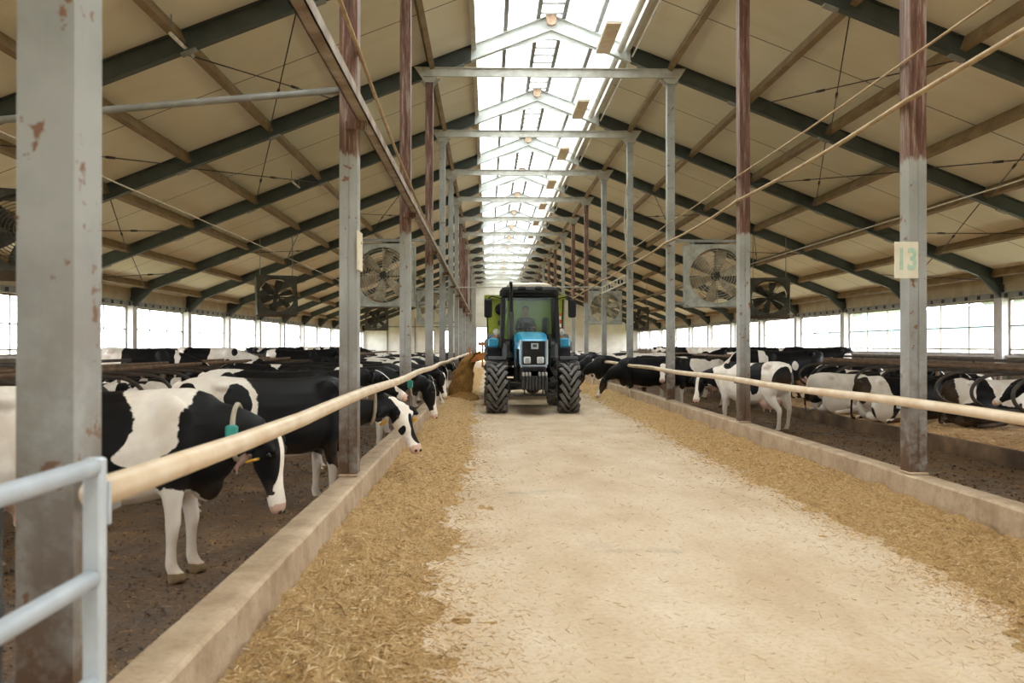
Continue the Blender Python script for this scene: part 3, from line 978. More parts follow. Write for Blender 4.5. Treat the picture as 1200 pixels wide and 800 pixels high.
# --------------------------------------------------------------- stalls (freestall dividers and rails)
STALL0 = 9.0
for side, s in (('left', -1), ('right', 1)):
    def X(off): return CX + s * off
    for nm, off, z, r, m_, lab in (('neck_rail', 7.5, 1.12, .035, 'brown_pipe', 'brown neck rail pipe over the %s stalls, nearest the alley'),
                                   ('head_rail', 8.15, 1.14, .03, 'brown_pipe', 'brown middle rail pipe along the heads of the %s stalls'),
                                   ('brisket_rail', 8.9, 1.2, .03, 'dark_pipe', 'dark outer rail pipe over the far %s stall row')):
        o = MB().tube((X(off), 5, z), (X(off), 64, z), r, 10).build(nm, M[m_], origin=(X(off), 5, z))
        tag(o, lab % side, 'rail')
        for k in range(0, 10):
            yy = 8.0 + 6 * k
            zb = .05 if off < 8.3 else .12
            if off != 7.5: MB().tube((X(off), yy, zb), (X(off), yy, z), .03, 8).build('stand', M['dark_pipe'], o)
    for i in range(32):
        y = STALL0 + 1.2 * i
        t = thing('stall_divider', 'dark curved pipe stall divider, %s of the %s row from the camera' % (ORD[i], side), 'stall divider', (X(7.95), y, .05), '%s stall dividers' % side)
        pts = [(X(8.02), y, 1.05), (X(7.4), y, 1.06), (X(6.75), y, 1.05), (X(6.5), y, 1.0), (X(6.34), y, .88), (X(6.3), y, .74), (X(6.38), y, .6), (X(6.6), y, .5), (X(7.1), y, .42), (X(8.02), y, .36)]
        MB().path(catmull(pts, 4), .03, 9).build('loop', M['dark_pipe'], t)
        MB().tube((X(8.03), y, .05), (X(8.03), y, 1.13), .035, 9).build('upright', M['brown_pipe'], t)

# --------------------------------------------------------------- cows
def limb(mb, pts, n=12):
    """pts: (x,y,z, rx, ry): an elliptic horizontal-ish section swept along the joints"""
    rings = []
    for i, p in enumerate(pts):
        a = Vector(pts[max(i - 1, 0)][:3]); b = Vector(pts[min(i + 1, len(pts) - 1)][:3])
        t = (b - a).normalized()
        u = Vector((0, 1, 0)); u = (u - t * u.dot(t)).normalized(); w = t.cross(u)
        rings.append((Vector(p[:3]), w * p[3], u * p[4]))
    mb.loft(rings, n=n)

COWCACHE = {}
def cow_shape(poll, pitch, yaw, lying=False, step=0.0, voxel=.02, nyaw=0.0):
    key = (tuple(poll), pitch, yaw, lying, step, voxel)
    if key in COWCACHE: return COWCACHE[key]
    mb = MB()
    dz = -.50 if lying else 0.0
    body = [(-1.01, 1.30, 1.05, .06), (-.97, 1.36, .93, .15), (-.88, 1.405, .82, .235), (-.74, 1.425, .74, .275), (-.55, 1.425, .66, .285), (-.30, 1.40, .57, .31),
            (0, 1.385, .525, .35), (.25, 1.39, .55, .345), (.46, 1.405, .60, .295), (.63, 1.41, .64, .25), (.78, 1.36, .68, .2), (.90, 1.26, .75, .13), (.97, 1.15, .85, .05)]
    rings = []
    for (x, zt, zb, w) in body:
        if lying: w *= 1.12; zb = zb + .03
        rings.append((Vector((x, 0, (zt + zb) / 2 + dz)), Vector((0, w, 0)), Vector((0, 0, (zt - zb) / 2))))
    n0 = len(mb.v)
    mb.loft(rings, n=20, expo=2.35)
    # narrower loin towards the spine, wide hips
    for i in range(n0, len(mb.v)):
        x, y, z = mb.v[i]
        tt = max(0, (z - dz - 1.0) / .42)
        mb.v[i] = (x, y * (1 - .32 * tt * tt), z)
    for s in (-1, 1):
        mb.ellipsoid((-.62, s * .22, 1.33 + dz), (.10, .07, .06), 10, 8)      # hook bones
        mb.ellipsoid((-.93, s * .11, 1.27 + dz), (.07, .05, .06), 10, 8)      # pin bones
        mb.ellipsoid((.52, s * .20, 1.10 + dz), (.17, .09, .28), 12, 8)       # shoulder
    if not lying:
        for s in (-1, 1):
            st = step * s
            limb(mb, [(.56, s * .19, 1.05, .15, .09), (.57, s * .19, .82, .12, .095), (.55 + st * .2, s * .18, .66, .085, .075), (.56 + st * .5, s * .17, .52, .062, .058), (.57 + st * .8, s * .165, .43, .06, .055),
                      (.565 + st * .85, s * .165, .37, .05, .05), (.56 + st * .9, s * .165, .25, .04, .038), (.56 + st, s * .165, .14, .046, .044), (.58 + st, s * .165, .08, .05, .048), (.60 + st, s * .165, .05, .066, .06), (.61 + st, s * .165, .0, .08, .066)])
            limb(mb, [(-.74, s * .17, 1.22, .19, .10), (-.72, s * .19, 1.0, .22, .13), (-.66, s * .2, .82, .19, .115), (-.70, s * .19, .68, .125, .085), (-.80 - st * .4, s * .18, .55, .08, .06), (-.885 - st * .6, s * .175, .47, .062, .05),
                      (-.885 - st * .7, s * .175, .42, .056, .048), (-.87 - st * .8, s * .175, .30, .042, .04), (-.855 - st * .9, s * .175, .16, .046, .044), (-.83 - st, s * .175, .09, .05, .048), (-.81 - st, s * .175, .05, .066, .06), (-.80 - st, s * .175, .0, .08, .066)])
        mb.ellipsoid((-.50, 0, .60), (.24, .17, .15), 14, 10)
        for sx in (-.60, -.42):
            for s in (-1, 1): mb.tube((sx, s * .09, .52), (sx, s * .095, .40), .022, 8)
        mb.ellipsoid((.74, 0, .72), (.13, .1, .16), 10, 8)                    # brisket
    else:
        for s in (-1, 1):
            mb.ellipsoid((-.52, s * .30, .30), (.36, .13, .30), 14, 10)
            limb(mb, [(-.28, s * .34, .22, .10, .08), (-.12, s * .46, .12, .07, .06), (-.45, s * .56, .08, .05, .045), (-.72, s * .60, .06, .042, .04), (-.62, s * .60, .05, .04, .04), (-.40, s * .62, .05, .05, .045)][:4])
            limb(mb, [(.55, s * .24, .35, .13, .08), (.62, s * .26, .16, .08, .06), (.88, s * .22, .10, .06, .055), (.80, s * .23, .06, .045, .04), (.60, s * .26, .06, .05, .045)][:3])
            limb(mb, [(.9, s * .24, .08, .045, .05), (.72, s * .28, .055, .04, .04), (.55, s * .30, .06, .05, .045)])
        mb.ellipsoid((-.62, .0, .12), (.2, .2, .12), 12, 8)
    # neck
    poll = Vector((poll[0], poll[1], poll[2]))
    yw = R(yaw); pt = R(pitch)
    fwd = Vector((math.cos(yw), math.sin(yw), 0)); up = Vector((0, 0, 1))
    a = fwd * math.cos(pt) - up * math.sin(pt); nn = fwd * math.sin(pt) + up * math.cos(pt); sd = nn.cross(a).normalized()
    base = Vector((.50, 0, 1.06 + dz))
    mid = base.lerp(poll, .5) + Vector((.06, 0, .03 if poll.z > 1.0 + dz else .06))
    back = poll - nn * .02 - a * .03
    path = catmull([base, mid, back], 5)
    rings = []
    for i, p in enumerate(path):
        u = i / (len(path) - 1)
        t = (path[min(i + 1, len(path) - 1)] - path[max(i - 1, 0)]).normalized()
        v_ = Vector((0, 1, 0)); v_ = (v_ - t * v_.dot(t)).normalized()
        side = (v_ * (1 - u) + sd * u); side = (side - t * side.dot(t)).normalized()
        w_ = t.cross(side)
        hh = .255 * (1 - u) ** 1.15 + .112; ww = .17 * (1 - u) + .075
        if u > .8: hh *= 1 - (u - .8) * .6
        rings.append((p - (Vector((0, 0, .03)) * (1 - u)), side * ww, w_ * hh * .95))
    mb.loft(rings, n=16)
    collar = rings[int(len(rings) * .62)]
    # head
    H = [(-.05, .06, .05, -.005), (.0, .10, .09, -.01), (.06, .118, .11, -.02), (.14, .12, .122, -.04), (.22, .096, .118, -.055), (.31, .068, .09, -.06), (.40, .062, .07, -.062), (.46, .072, .066, -.066), (.52, .082, .064, -.072), (.56, .074, .052, -.076), (.585, .05, .036, -.08)]
    mb.loft([(poll + a * s_ + nn * o_, sd * w_, nn * h_) for (s_, w_, h_, o_) in H], n=16, expo=2.2)
    for s in (-1, 1):
        # brow and ear
        mb.ellipsoid(poll + a * .13 + sd * s * .085 + nn * .045, (.045, .04, .035), 8, 6)
        e0 = poll + a * .015 + sd * s * .09 + nn * .01
        ear = []
        for (q, l, th) in ((0, .03, .024), (.06, .05, .022), (.13, .066, .02), (.19, .05, .018), (.235, .016, .012)):
            ear.append((e0 + sd * s * q - nn * (.15 * q + .0) - a * (-.1 * q) - up * .25 * q, (nn * .5 + up * .5).normalized() * l, a * th))
        mb.loft(ear, n=12)
    # tail
    if not lying:
        tl = catmull([(-.96, 0, 1.36), (-1.04, .0, 1.28), (-1.06, .02, 1.0), (-1.05, .03, .72), (-1.04, .02, .5), (-1.03, .01, .36)], 3)
        rr = [.04, .036, .033, .03, .028, .026, .025, .024, .024, .026, .032, .04, .046, .044, .034, .018]
        mb.path(tl, rr[:len(tl)], 8)
    else:
        tl = catmull([(-.96, 0, .86), (-1.05, .02, .74), (-1.08, .1, .4), (-1.0, .25, .1), (-.85, .4, .06)], 3)
        mb.path(tl, [.04, .036, .033, .03, .028, .027, .027, .027, .027, .03, .036, .038, .02], 8)
    me0 = mb.mesh('cow_rough')
    tmp = bpy.data.objects.new('cow_tmp', me0); COL.objects.link(tmp)
    rm = tmp.modifiers.new('r', 'REMESH'); rm.mode = 'VOXEL'; rm.voxel_size = voxel; rm.use_smooth_shade = True
    sm = tmp.modifiers.new('s', 'SMOOTH'); sm.factor = .5; sm.iterations = 5 if voxel < .025 else 2
    dg = bpy.context.evaluated_depsgraph_get()
    me = bpy.data.meshes.new_from_object(tmp.evaluated_get(dg))
    bpy.data.objects.remove(tmp); bpy.data.meshes.remove(me0)
    co = np.empty(len(me.vertices) * 3, np.float32); me.vertices.foreach_get('co', co); co = co.reshape(-1, 3)
    me.polygons.foreach_set('use_smooth', [True] * len(me.polygons))
    info = dict(mesh=me, co=co, poll=poll, a=a, n=nn, sd=sd, dz=dz, lying=lying, collar=collar)
    COWCACHE[key] = info
    return info

def wob(co, seed):
    """cheap smooth displacement for ragged patch edges"""
    r = np.random.RandomState(seed); out = np.zeros_like(co)
    for f, amp in ((5, .05), (11, .03), (23, .015)):
        for ax in range(3):
            k = r.normal(size=3) * f * .6; ph = r.uniform(0, 6.28, 3)
            out[:, ax] += amp * np.sin(co @ k + ph[0]) * np.cos(co[:, (ax + 1) % 3] * f * .7 + ph[1])
    return co + out

def coat_values(info, spec, seed):
    co = info['co']; p = wob(co, seed)
    base, blobs = spec
    v = np.full(len(co), float(base), np.float32)
    for (c, r, col) in blobs:
        q = (p - np.array(c, np.float32)) / np.array(r, np.float32)
        d = np.sqrt((q * q).sum(1))
        w = np.clip((1.35 - d) / .7, 0, 1); w = w * w * (3 - 2 * w)
        v = v * (1 - w) + col * w
    # head: blaze and muzzle
    P = np.array(info['poll']); a = np.array(info['a']); n = np.array(info['n']); sd = np.array(info['sd'])
    rel = co - P; s = rel @ a; hn = rel @ n; hs = rel @ sd
    zone = np.zeros(len(co), np.float32)
    muz = (s > .515) & (np.abs(hs) < .12) & (np.abs(hn + .07) < .12)
    zone[muz] = 1
    if not info['lying']:
        q = (co - np.array((-.50, 0, .58))) / np.array((.27, .20, .19)); ud = (q * q).sum(1) < 1
        zone[ud & (co[:, 2] < .66)] = 1
        zone[co[:, 2] < .075] = 2
    soil = np.clip((.75 - co[:, 2]) / .75, 0, 1) * .55
    if info['lying']: soil = np.clip((.25 - co[:, 2]) / .25, 0, 1) * .5
    rear = np.clip((-.6 - co[:, 0]) / .4, 0, 1) * np.clip((1.25 - co[:, 2]) / .6, 0, 1) * .6
    if info['lying']: rear = rear * .35
    soil = np.maximum(soil, rear).astype(np.float32)
    return v, zone, soil, (s, hn, hs)

def head_paint(v, hd, face, hc):
    s, hn, hs = hd
    on = (s > -.1) & (s < .7) & (np.abs(hs) < .36) & (np.abs(hn) < .26)
    headcol = hc
    v[on] = headcol
    if face in ('blaze', 'wide'):
        w = .035 if face == 'blaze' else .07
        d = np.abs(hs) / (w + .06 * np.clip((s - .3) / .2, 0, 1))
        k = np.clip((1.4 - d) / .8, 0, 1) * (hn > -.05) * (s > .0) * on
        v[:] = v * (1 - k) + 0.0 * k
        mz = on & (s > .44)
        v[mz] = 0
    if face == 'piebald':
        v[on] = 0
        for (c0, c1, r0, r1) in ((.05, -.13, .13, .055), (.26, .035, .11, .05), (.42, .02, .09, .055), (.30, -.085, .045, .03)):
            d = np.sqrt(((s - c0) / r0) ** 2 + ((hs - c1) / r1) ** 2)
            k = np.clip((1.35 - d) / .7, 0, 1) * on
            v[:] = v * (1 - k) + k
        ear = on & (np.abs(hs) > .14); v[ear] = 1
    if face == 'muzzle':
        v[on & (s > .42)] = 0
    if face == 'spot':
        k = np.clip((1.5 - np.abs(hs) / .05) / .8, 0, 1) * on * (s > .02) * (s < .2) * (hn > 0)
        v[:] = v * (1 - k)

def rand_spec(rg, black, lying=False):
    dz = -.5 if lying else 0
    B = []
    for i in range(6):
        x = rg.uniform(-.95, .85); z = rg.uniform(.75, 1.4) + dz
        B.append(((x, rg.uniform(-.3, .3), z), (rg.uniform(.13, .36), rg.uniform(.18, .5), rg.uniform(.14, .34)), 0.0 if black else 1.0))
    B.append(((.95, 0, 1.05 + dz), (.4, .4, .5), 1.0 if black or rg.random() < .7 else 0))
    if rg.random() < .6: B.append(((rg.uniform(-.1, .4), 0, 1.0 + dz), (rg.uniform(.1, .16), .6, .6), 0.0))
    if not lying:
        B.append(((0, 0, .45), (1.0, .3, .2), 0.0))
        for x in (.57, -.85): B.append(((x, 0, .15), (.25, .4, .36), 0.0))
    return (1.0 if black else 0.0, B)

COWN = [0]
def cow(x, y, heading, label, spec=None, poll=(1.28, 0, 1.28), pitch=28, yaw=0, lying=False, black=True, face='blaze', headcol=1.0, floor=PEN, scale=.95,
        group='herd of dairy cows', detail=True, step=0.0, tags=(), collar=None, seed=None):
    COWN[0] += 1
    sd_ = seed if seed is not None else 100 + COWN[0]
    rg = random.Random(sd_)
    info = cow_shape(poll, pitch, yaw, lying, step, .02 if detail else .034)
    if spec is None: spec = rand_spec(rg, black, lying)
    v, zone, soil, hd = coat_values(info, spec, sd_)
    head_paint(v, hd, face, headcol)
    me = info['mesh'].copy(); me.name = 'cow'
    for nm, arr in (('coat', v), ('zone', zone), ('soil', soil)):
        at = me.attributes.new(nm, 'FLOAT', 'POINT'); at.data.foreach_set('value', arr.astype(np.float32))
    me.materials.clear(); me.materials.append(M['cow'])
    o = bpy.data.objects.new('cow', me); COL.objects.link(o)
    o.location = (x, y, floor); o.rotation_euler = (0, 0, R(heading)); o.scale = (scale,) * 3
    tag(o, label, 'cow', group)
    P, a, n, s3 = info['poll'], info['a'], info['n'], info['sd']
    if detail:
        for s in (-1, 1):
            mb = MB().ellipsoid(P + a * .15 + s3 * s * .108 + n * .015, (.024, .024, .024), 10, 8)
            e = mb.build('eye', M['eye']); e.parent = o
            # nostrils
            mb = MB().ellipsoid(P + a * .575 + s3 * s * .035 + n * -.05, (.016, .016, .016), 8, 6)
            e = mb.build('nostril', M['eye']); e.parent = o
    for (s, kind) in tags:
        c = P + a * .03 + s3 * s * .23 + n * -.035 - Vector((0, 0, .10)) + a * .03
        mb = MB().cbox(c, (.075, .02, .09), .008, Matrix((s3, a, n)).transposed())
        e = mb.build('ear_tag', M['tag_' + kind]); e.parent = o
    if collar:
        cc, cu, cw = collar_ring = info['collar']
        pts = [cc + cu * 1.06 * math.cos(q) + cw * 1.06 * math.sin(q) for q in [2 * PI * i / 28 for i in range(28)]]
        mb = MB().path(pts, .02, 6, closed=True)
        e = mb.build('collar', M['collar']); e.parent = o
        mb = MB().cbox(cc + cu * -1.14 * (1 if collar > 0 else -1), (.09, .05, .13), .015)
        e2 = mb.build('transponder', M['tag_teal']); e2.parent = o
    return o

LVL = dict(poll=(1.30, 0, 1.34), pitch=28)
LOW = dict(poll=(1.30, 0, .78), pitch=62)
REACH = dict(poll=(1.36, 0, 1.12), pitch=72)
MID = dict(poll=(1.38, 0, 1.02), pitch=45)
LIE = dict(poll=(1.22, 0, .98), pitch=25, lying=True)
LIE2 = dict(poll=(1.12, -.12, .93), pitch=32, yaw=-40, lying=True)

# left pen, near ones -------------------------------------------------
W_, B_ = 0.0, 1.0
spec1 = (0.0, [((.06, 0, 1.18), (.27, 1, .30), B_), ((.06, 0, .72), (.25, 1, .18), B_), ((.95, 0, 1.15), (.36, 1, .60), B_), ((.78, 0, .78), (.34, 1, .22), B_), ((.52, 0, .68), (.10, 1, .12), B_),
               ((.57, 0, .25), (.3, 1, .42), W_), ((-.85, 0, .3), (.3, 1, .4), W_)])
cow(-2.72, 6.85, 2, 'nearest cow, white shoulder and black neck, head lowered behind the left rail', spec1, poll=(1.20, -.03, 1.06), pitch=74, yaw=-14, face='blaze', tags=((-1, 'yellow'), (1, 'yellow')), collar=1, step=.03, scale=.96, seed=11)
spec3 = (1.0, [((-.72, 0, 1.15), (.50, 1, .55), W_), ((-.45, -.2, 1.18), (.13, .3, .20), B_), ((-.62, -.25, .98), (.12, .3, .12), B_), ((-.92, -.2, 1.2), (.08, .3, .16), B_), ((-.85, 0, .3), (.3, 1, .42), W_),
               ((0, 0, .45), (.7, .3, .18), W_), ((.57, 0, .15), (.22, .5, .22), W_), ((.6, -.2, .38), (.06, .2, .08), W_)])
cow(-2.17, 9.75, 30, 'black cow with white spotted rump, piebald face turned to us over the left curb', spec3, poll=(1.38, -.14, 1.05), pitch=50, yaw=-72, face='piebald', tags=((-1, 'yellow'), (1, 'yellow')), collar=-1, step=-.04, seed=12)
cow(-2.75, 12.5, 4, 'mostly black cow with white spine patch, standing just behind the piebald-faced cow', (1.0, [((-.80, 0, 1.42), (.35, .4, .16), W_), ((.0, 0, .5), (.8, .3, .2), W_), ((-.85, 0, .3), (.3, 1, .4), W_), ((.57, 0, .2), (.3, 1, .35), W_)]), **LVL, seed=13)
cow(-2.22, 14.9, 2, 'black cow with broad white belt, neck stretched over the left curb to the feed', (1.0, [((.02, 0, 1.1), (.20, 1, .55), W_), ((0, 0, .45), (.9, .3, .2), W_), ((-.85, 0, .3), (.3, 1, .4), W_), ((.57, 0, .2), (.3, 1, .3), W_)]), **REACH, seed=14, collar=1)
cow(-2.4, 17.6, 4, 'black cow with white flank blots, second head beyond the third left post', None, **REACH, seed=15, black=True)
cow(-2.3, 20.3, 0, 'black cow with white blaze, feeding at the left curb near the falling feed', None, **REACH, seed=16, face='wide')
cow(-2.5, 22.9, 0, 'piebald cow feeding at the left curb level with the tractor cab', None, **LOW, seed=17, black=False, face='wide')
for i in range(9):
    pose = (REACH, LOW, MID)[i % 3]
    cow(-2.45 - .12 * (i % 2), 25.0 + 2.9 * i, (i * 37) % 11 - 5, 'distant black and white cow at the left feed curb, %s beyond the tractor' % ORD[i], None, **pose, black=i % 3 != 1, detail=False, seed=60 + i)

# left, standing further in
cow(-4.0, 19.2, -12, 'dark cow standing in the left alley, white chest mark, head raised toward us', (1.0, [((.85, 0, 1.0), (.10, .35, .3), W_), ((-.9, 0, 1.2), (.2, .4, .4), W_), ((-.85, 0, .3), (.3, 1, .4), W_)]), poll=(1.18, -.2, 1.25), pitch=40, yaw=-60, seed=21)
cow(-3.2, 16.6, 185, 'white-rumped cow in the left alley facing away from the feed curb', None, **LVL, black=False, seed=22)
cow(-3.9, 26.5, 10, 'black cow with white patches crossing the left alley behind the others', None, **LVL, black=True, seed=23, detail=False)
cow(-4.0, 31.5, 92, 'distant piebald cow standing in the left alley past the fourth left post', None, **LVL, black=False, seed=24, detail=False)
cow(-3.95, 37.2, 88, 'distant black cow standing in the left alley near the end wall', None, **LVL, black=True, seed=25, detail=False)
# left outer row, standing
cow(-7.4, 20.6, 0, 'cow behind the left stall rails, white rump and black back, under the second window', (1.0, [((-.75, 0, 1.2), (.42, 1, .6), W_), ((-.93, -.2, 1.0), (.06, .2, .1), B_), ((.85, 0, 1.1), (.06, .4, .4), W_)]), **MID, floor=.12, seed=26)
cow(-7.2, 24.9, 2, 'finely spotted black and white cow behind the left stall rails, before the windows', (0.0, [((-.3, 0, 1.2), (.35, 1, .4), B_), ((.3, .2, 1.2), (.12, .5, .15), B_), ((.55, 0, 1.05), (.1, .5, .12), B_), ((.75, 0, 1.3), (.1, .5, .1), B_), ((.1, 0, .95), (.1, .5, .12), B_), ((-.9, 0, 1.2), (.2, .5, .2), B_)]), **MID, floor=.12, seed=27)
cow(-5.95, 30.0, 4, 'dark cow with a tan-white rump standing among the left stalls', (1.0, [((-.85, 0, 1.2), (.16, 1, .6), W_)]), **LVL, floor=.05, seed=28)
for i in range(5):
    cow(-7.7 - .2 * (i % 2), 34.5 + 4.6 * i, (0, 180)[i % 2] + 5, 'distant cow behind the left stall rails, %s beyond the tan-rumped one' % ORD[i], None, **MID, floor=.12, black=i % 2 == 0, seed=70 + i, detail=False)
# left, lying in the stalls: head towards the rail
LL = [(-6.25, 13.25, 172, LIE), (-6.15, 15.7, 178, LIE2), (-6.4, 18.05, 6, LIE2), (-6.15, 22.85, 182, LIE2), (-6.2, 26.45, 178, LIE), (-6.2, 32.4, 178, LIE), (-6.2, 36.0, 180, LIE2)]
for i, (x, y, h, po) in enumerate(LL):
    cow(x, y, h, 'cow lying in a left stall under the brown rails, %s from the camera' % ORD[i], None, **po, floor=.05, black=i % 3 != 1, seed=80 + i, detail=i < 5, face=('blaze', 'wide', 'spot')[i % 3])

# right pen ------------------------------------------------------------
specR1 = (0.0, [((1.04, 0, .95), (.26, 1, .36), B_), ((.45, 0, 1.42), (.16, .6, .22), B_), ((-.36, 0, 1.12), (.20, 1, .38), B_), ((-1.0, 0, 1.10), (.12, 1, .24), B_), ((.70, 0, 1.25), (.13, 1, .5), W_), ((.60, 0, .6), (.14, 1, .3), W_)])
cow(5.16, 18.6, 120, 'white and black cow with a white blaze, standing behind the second right post', specR1, poll=(1.20, .30, 1.06), pitch=62, yaw=106, face='blaze', tags=((1, 'white'),), step=.05, seed=31)
specR2 = (1.0, [((-.62, 0, 1.1), (.10, 1, .5), W_), ((-.85, 0, .4), (.35, 1, .45), W_), ((0, 0, .45), (.9, .3, .2), W_), ((.57, 0, .2), (.3, 1, .3), W_)])
cow(4.45, 26.3, 178, 'black cow on the right with white hind legs, head down in the feed', specR2, **LOW, seed=32)
cow(4.35, 31.5, 182, 'cow with a white back feeding over the right curb beside the tractor wheel', (1.0, [((-.4, 0, 1.4), (.7, .6, .2), W_), ((0, 0, .45), (.9, .3, .2), W_)]), **LOW, seed=33)
cow(5.5, 25.0, 195, 'dark cow standing behind the third right post, white muzzle toward the camera', None, poll=(1.15, .25, 1.2), pitch=40, yaw=60, seed=34, face='wide')
cow(5.9, 29.4, 178, 'black cow with small white marks standing in the right alley, partly hidden by the posts', None, **LVL, seed=35)
for i in range(8):
    pose = (LOW, REACH, MID)[i % 3]
    cow(4.4 + .1 * (i % 2), 35.2 + 2.9 * i, 180 + (i * 31) % 11 - 5, 'distant black and white cow at the right feed curb, %s past the tractor' % ORD[i], None, **pose, black=i % 3 != 2, detail=False, seed=90 + i)
cow(6.6, 36.6, 10, 'distant dark cow standing in the right alley before the white end wall', None, **LVL, seed=36, detail=False)
cow(7.0, 42.4, 172, 'distant piebald cow in the right alley, near the far corner', None, **LVL, seed=37, black=False, detail=False)
# right outer row, standing
cow(7.6, 24.2, 188, 'black cow with a white neck stripe behind the second right post, head toward the aisle', (1.0, [((.74, 0, 1.1), (.09, 1, .6), W_), ((-.1, 0, 1.0), (.14, .5, .18), W_)]), **LVL, floor=.05, seed=38)
cow(9.6, 27.6, 180, 'black-backed cow with white rump patch, standing behind the right stall rails', (1.0, [((-.85, 0, 1.05), (.16, 1, .2), W_), ((-.3, 0, .9), (.3, .8, .2), W_), ((-.5, -.1, 1.4), (.12, .2, .06), W_)]), **MID, floor=.12, seed=39)
cow(10.1, 33.2, 176, 'brown-black cow standing far back on the right, before the corner windows', None, **MID, floor=.12, seed=40)
for i in range(4):
    cow(10.2, 38.5 + 5.0 * i, (180, 0)[i % 2], 'distant cow behind the right stall rails, %s beyond the brown-black one' % ORD[i], None, **MID, floor=.12, black=i % 2 == 0, seed=110 + i, detail=False)
# right, lying
RLY = [(9.1, 13.25, 4, LIE2, True), (9.35, 14.45, 177, LIE2, False), (9.1, 16.85, 2, LIE, True), (9.3, 19.25, 182, LIE2, True), (9.1, 21.65, 0, LIE2, True), (9.3, 22.9, 176, LIE, False), (9.1, 25.25, 3, LIE, True), (9.1, 28.9, 0, LIE2, True), (9.1, 32.5, 0, LIE, True)]
for i, (x, y, h, po, bl) in enumerate(RLY):
    cow(x, y, h, 'cow lying in a right stall between dark pipe dividers, %s from the camera' % ORD[i], None, **po, floor=.05, black=bl, seed=120 + i, detail=i < 8, face=('wide', 'blaze', 'spot')[i % 3])
cow(7.95, 18.05, 6, 'black cow with white haunch lying at the edge of the right bedding', (1.0, [((-.70, 0, .5), (.22, 1, .6), W_), ((-.1, 0, .1), (.4, 1, .2), W_)]), **LIE2, floor=.05, seed=41)
cow(7.85, 20.45, 8, 'dirty white cow lying across the right bedding edge beside the standing cow', None, **LIE2, floor=.05, black=False, seed=42)

# --------------------------------------------------------------- chopped feed along the curbs
def mound(x0, x1, edge, label, seed, wallside):
    """height field from the curb (wallside) to a ragged inner edge"""
    vs = []; fs = []; rows = []
    y = 1.2
    while y < 62:
        rows.append(y); y += .035 if y < 15 else (.08 if y < 28 else .3)
    nx = 42
    def h_at(x, y):
        wallx, ex = (x0, edge(y)) if wallside < 0 else (x1, edge(y))
        u = abs(x - wallx) / max(abs(ex - wallx), .05)
        prof = max(0.0, 1 - u ** 2.2) * (.62 + .38 * math.sin(min(u, 1) * PI * .9 + .5))
        v = Vector((x, y, seed))
        n = mnoise.fractal(v * 2.2, 1, 2, 4) * .05 + mnoise.fractal(v * 9, 1, 2, 4) * .034
        hh = .125 * prof + n * (.35 + .65 * min(1, prof * 2)) - .012
        return hh
    for y in rows:
        for i in range(nx):
            t = i / (nx - 1)
            x = x0 + (x1 - x0) * t
            vs.append((x, y, max(h_at(x, y), -.03)))
    for r in range(len(rows) - 1):
        for i in range(nx - 1):
            fs.append((r * nx + i, r * nx + i + 1, (r + 1) * nx + i + 1, (r + 1) * nx + i))
    mb = MB(); mb.add(vs, fs, True)
    me = mb.mesh('chopped_feed')
    o = bpy.data.objects.new('chopped_feed', me); me.materials.append(M['hay']); COL.objects.link(o)
    tag(o, label, 'feed', None, 'stuff')
    return h_at
def eL(y): return -.22 + .14 * mnoise.noise(Vector((0, y * .55, 3.1))) + .06 * mnoise.noise(Vector((0, y * 2.1, 8))) + (.0 if y < 14 else -.0)
def eR(y): return 2.90 + .14 * mnoise.noise(Vector((5, y * .5, 1.1))) + .06 * mnoise.noise(Vector((5, y * 2.3, 4)))
hL = mound(-1.15, .05, eL, 'strip of golden chopped feed along the left curb', 1.0, -1)
hR = mound(2.6, 3.9, eR, 'strip of golden chopped feed along the right curb', 2.0, 1)

def straws(n, sampler, label, seed, lmin=.03, lmax=.13, rad=.0028, tint=(0, 1), mat='straw'):
    r = np.random.RandomState(seed)
    V = np.empty((n * 6, 3), np.float32); F = []; T = np.empty(n * 6, np.float32)
    for i in range(n):
        x, y, z = sampler(r)
        L = r.uniform(lmin, lmax) * .5; a = r.uniform(0, PI); e = r.normal(0, .28)
        if y > 10: rr = rad * 1.5; L *= 1.25
        else: rr = rad
        rr *= r.uniform(.6, 1.3)
        d = np.array((math.cos(a) * math.cos(e), math.sin(a) * math.cos(e), math.sin(e)))
        u = np.cross(d, (0, 0, 1.0)); u /= np.linalg.norm(u) + 1e-9; w = np.cross(d, u)
        c = np.array((x, y, z + abs(d[2]) * L * .6 + rr))
        bend = np.array((0, 0, r.uniform(-.01, .01)))
        for q in range(3):
            ang = 2 * PI * q / 3; off = (u * math.cos(ang) + w * math.sin(ang)) * rr
            V[i * 6 + q] = c - d * L + off; V[i * 6 + 3 + q] = c + d * L + off * .7 + bend
        b = i * 6
        F += [(b, b + 1, b + 4, b + 3), (b + 1, b + 2, b + 5, b + 4), (b + 2, b, b + 3, b + 5), (b + 2, b + 1, b), (b + 3, b + 4, b + 5)]
        T[b:b + 6] = np.clip(r.normal(.55, .26), *tint)
    me = bpy.data.meshes.new('straw'); me.from_pydata(V.tolist(), [], F); me.update()
    at = me.attributes.new('tint', 'FLOAT', 'POINT'); at.data.foreach_set('value', T)
    me.materials.append(M[mat])
    o = bpy.data.objects.new('loose_straw' if mat == 'straw' else 'muck_clods', me); COL.objects.link(o)
    return tag(o, label, 'straw' if mat == 'straw' else 'muck', None, 'stuff')
def ydist(r, a, b):
    u = r.uniform(0, 1); return 1 / (1 / a + (1 / b - 1 / a) * u)
def sL(r):
    y = ydist(r, 2.6, 34); e = eL(y); t = r.uniform(0, 1) ** .8
    x = -1.13 + (e + .1 * abs(r.normal()) + 1.13) * t
    return x, y, max(hL(x, y), 0) - .004
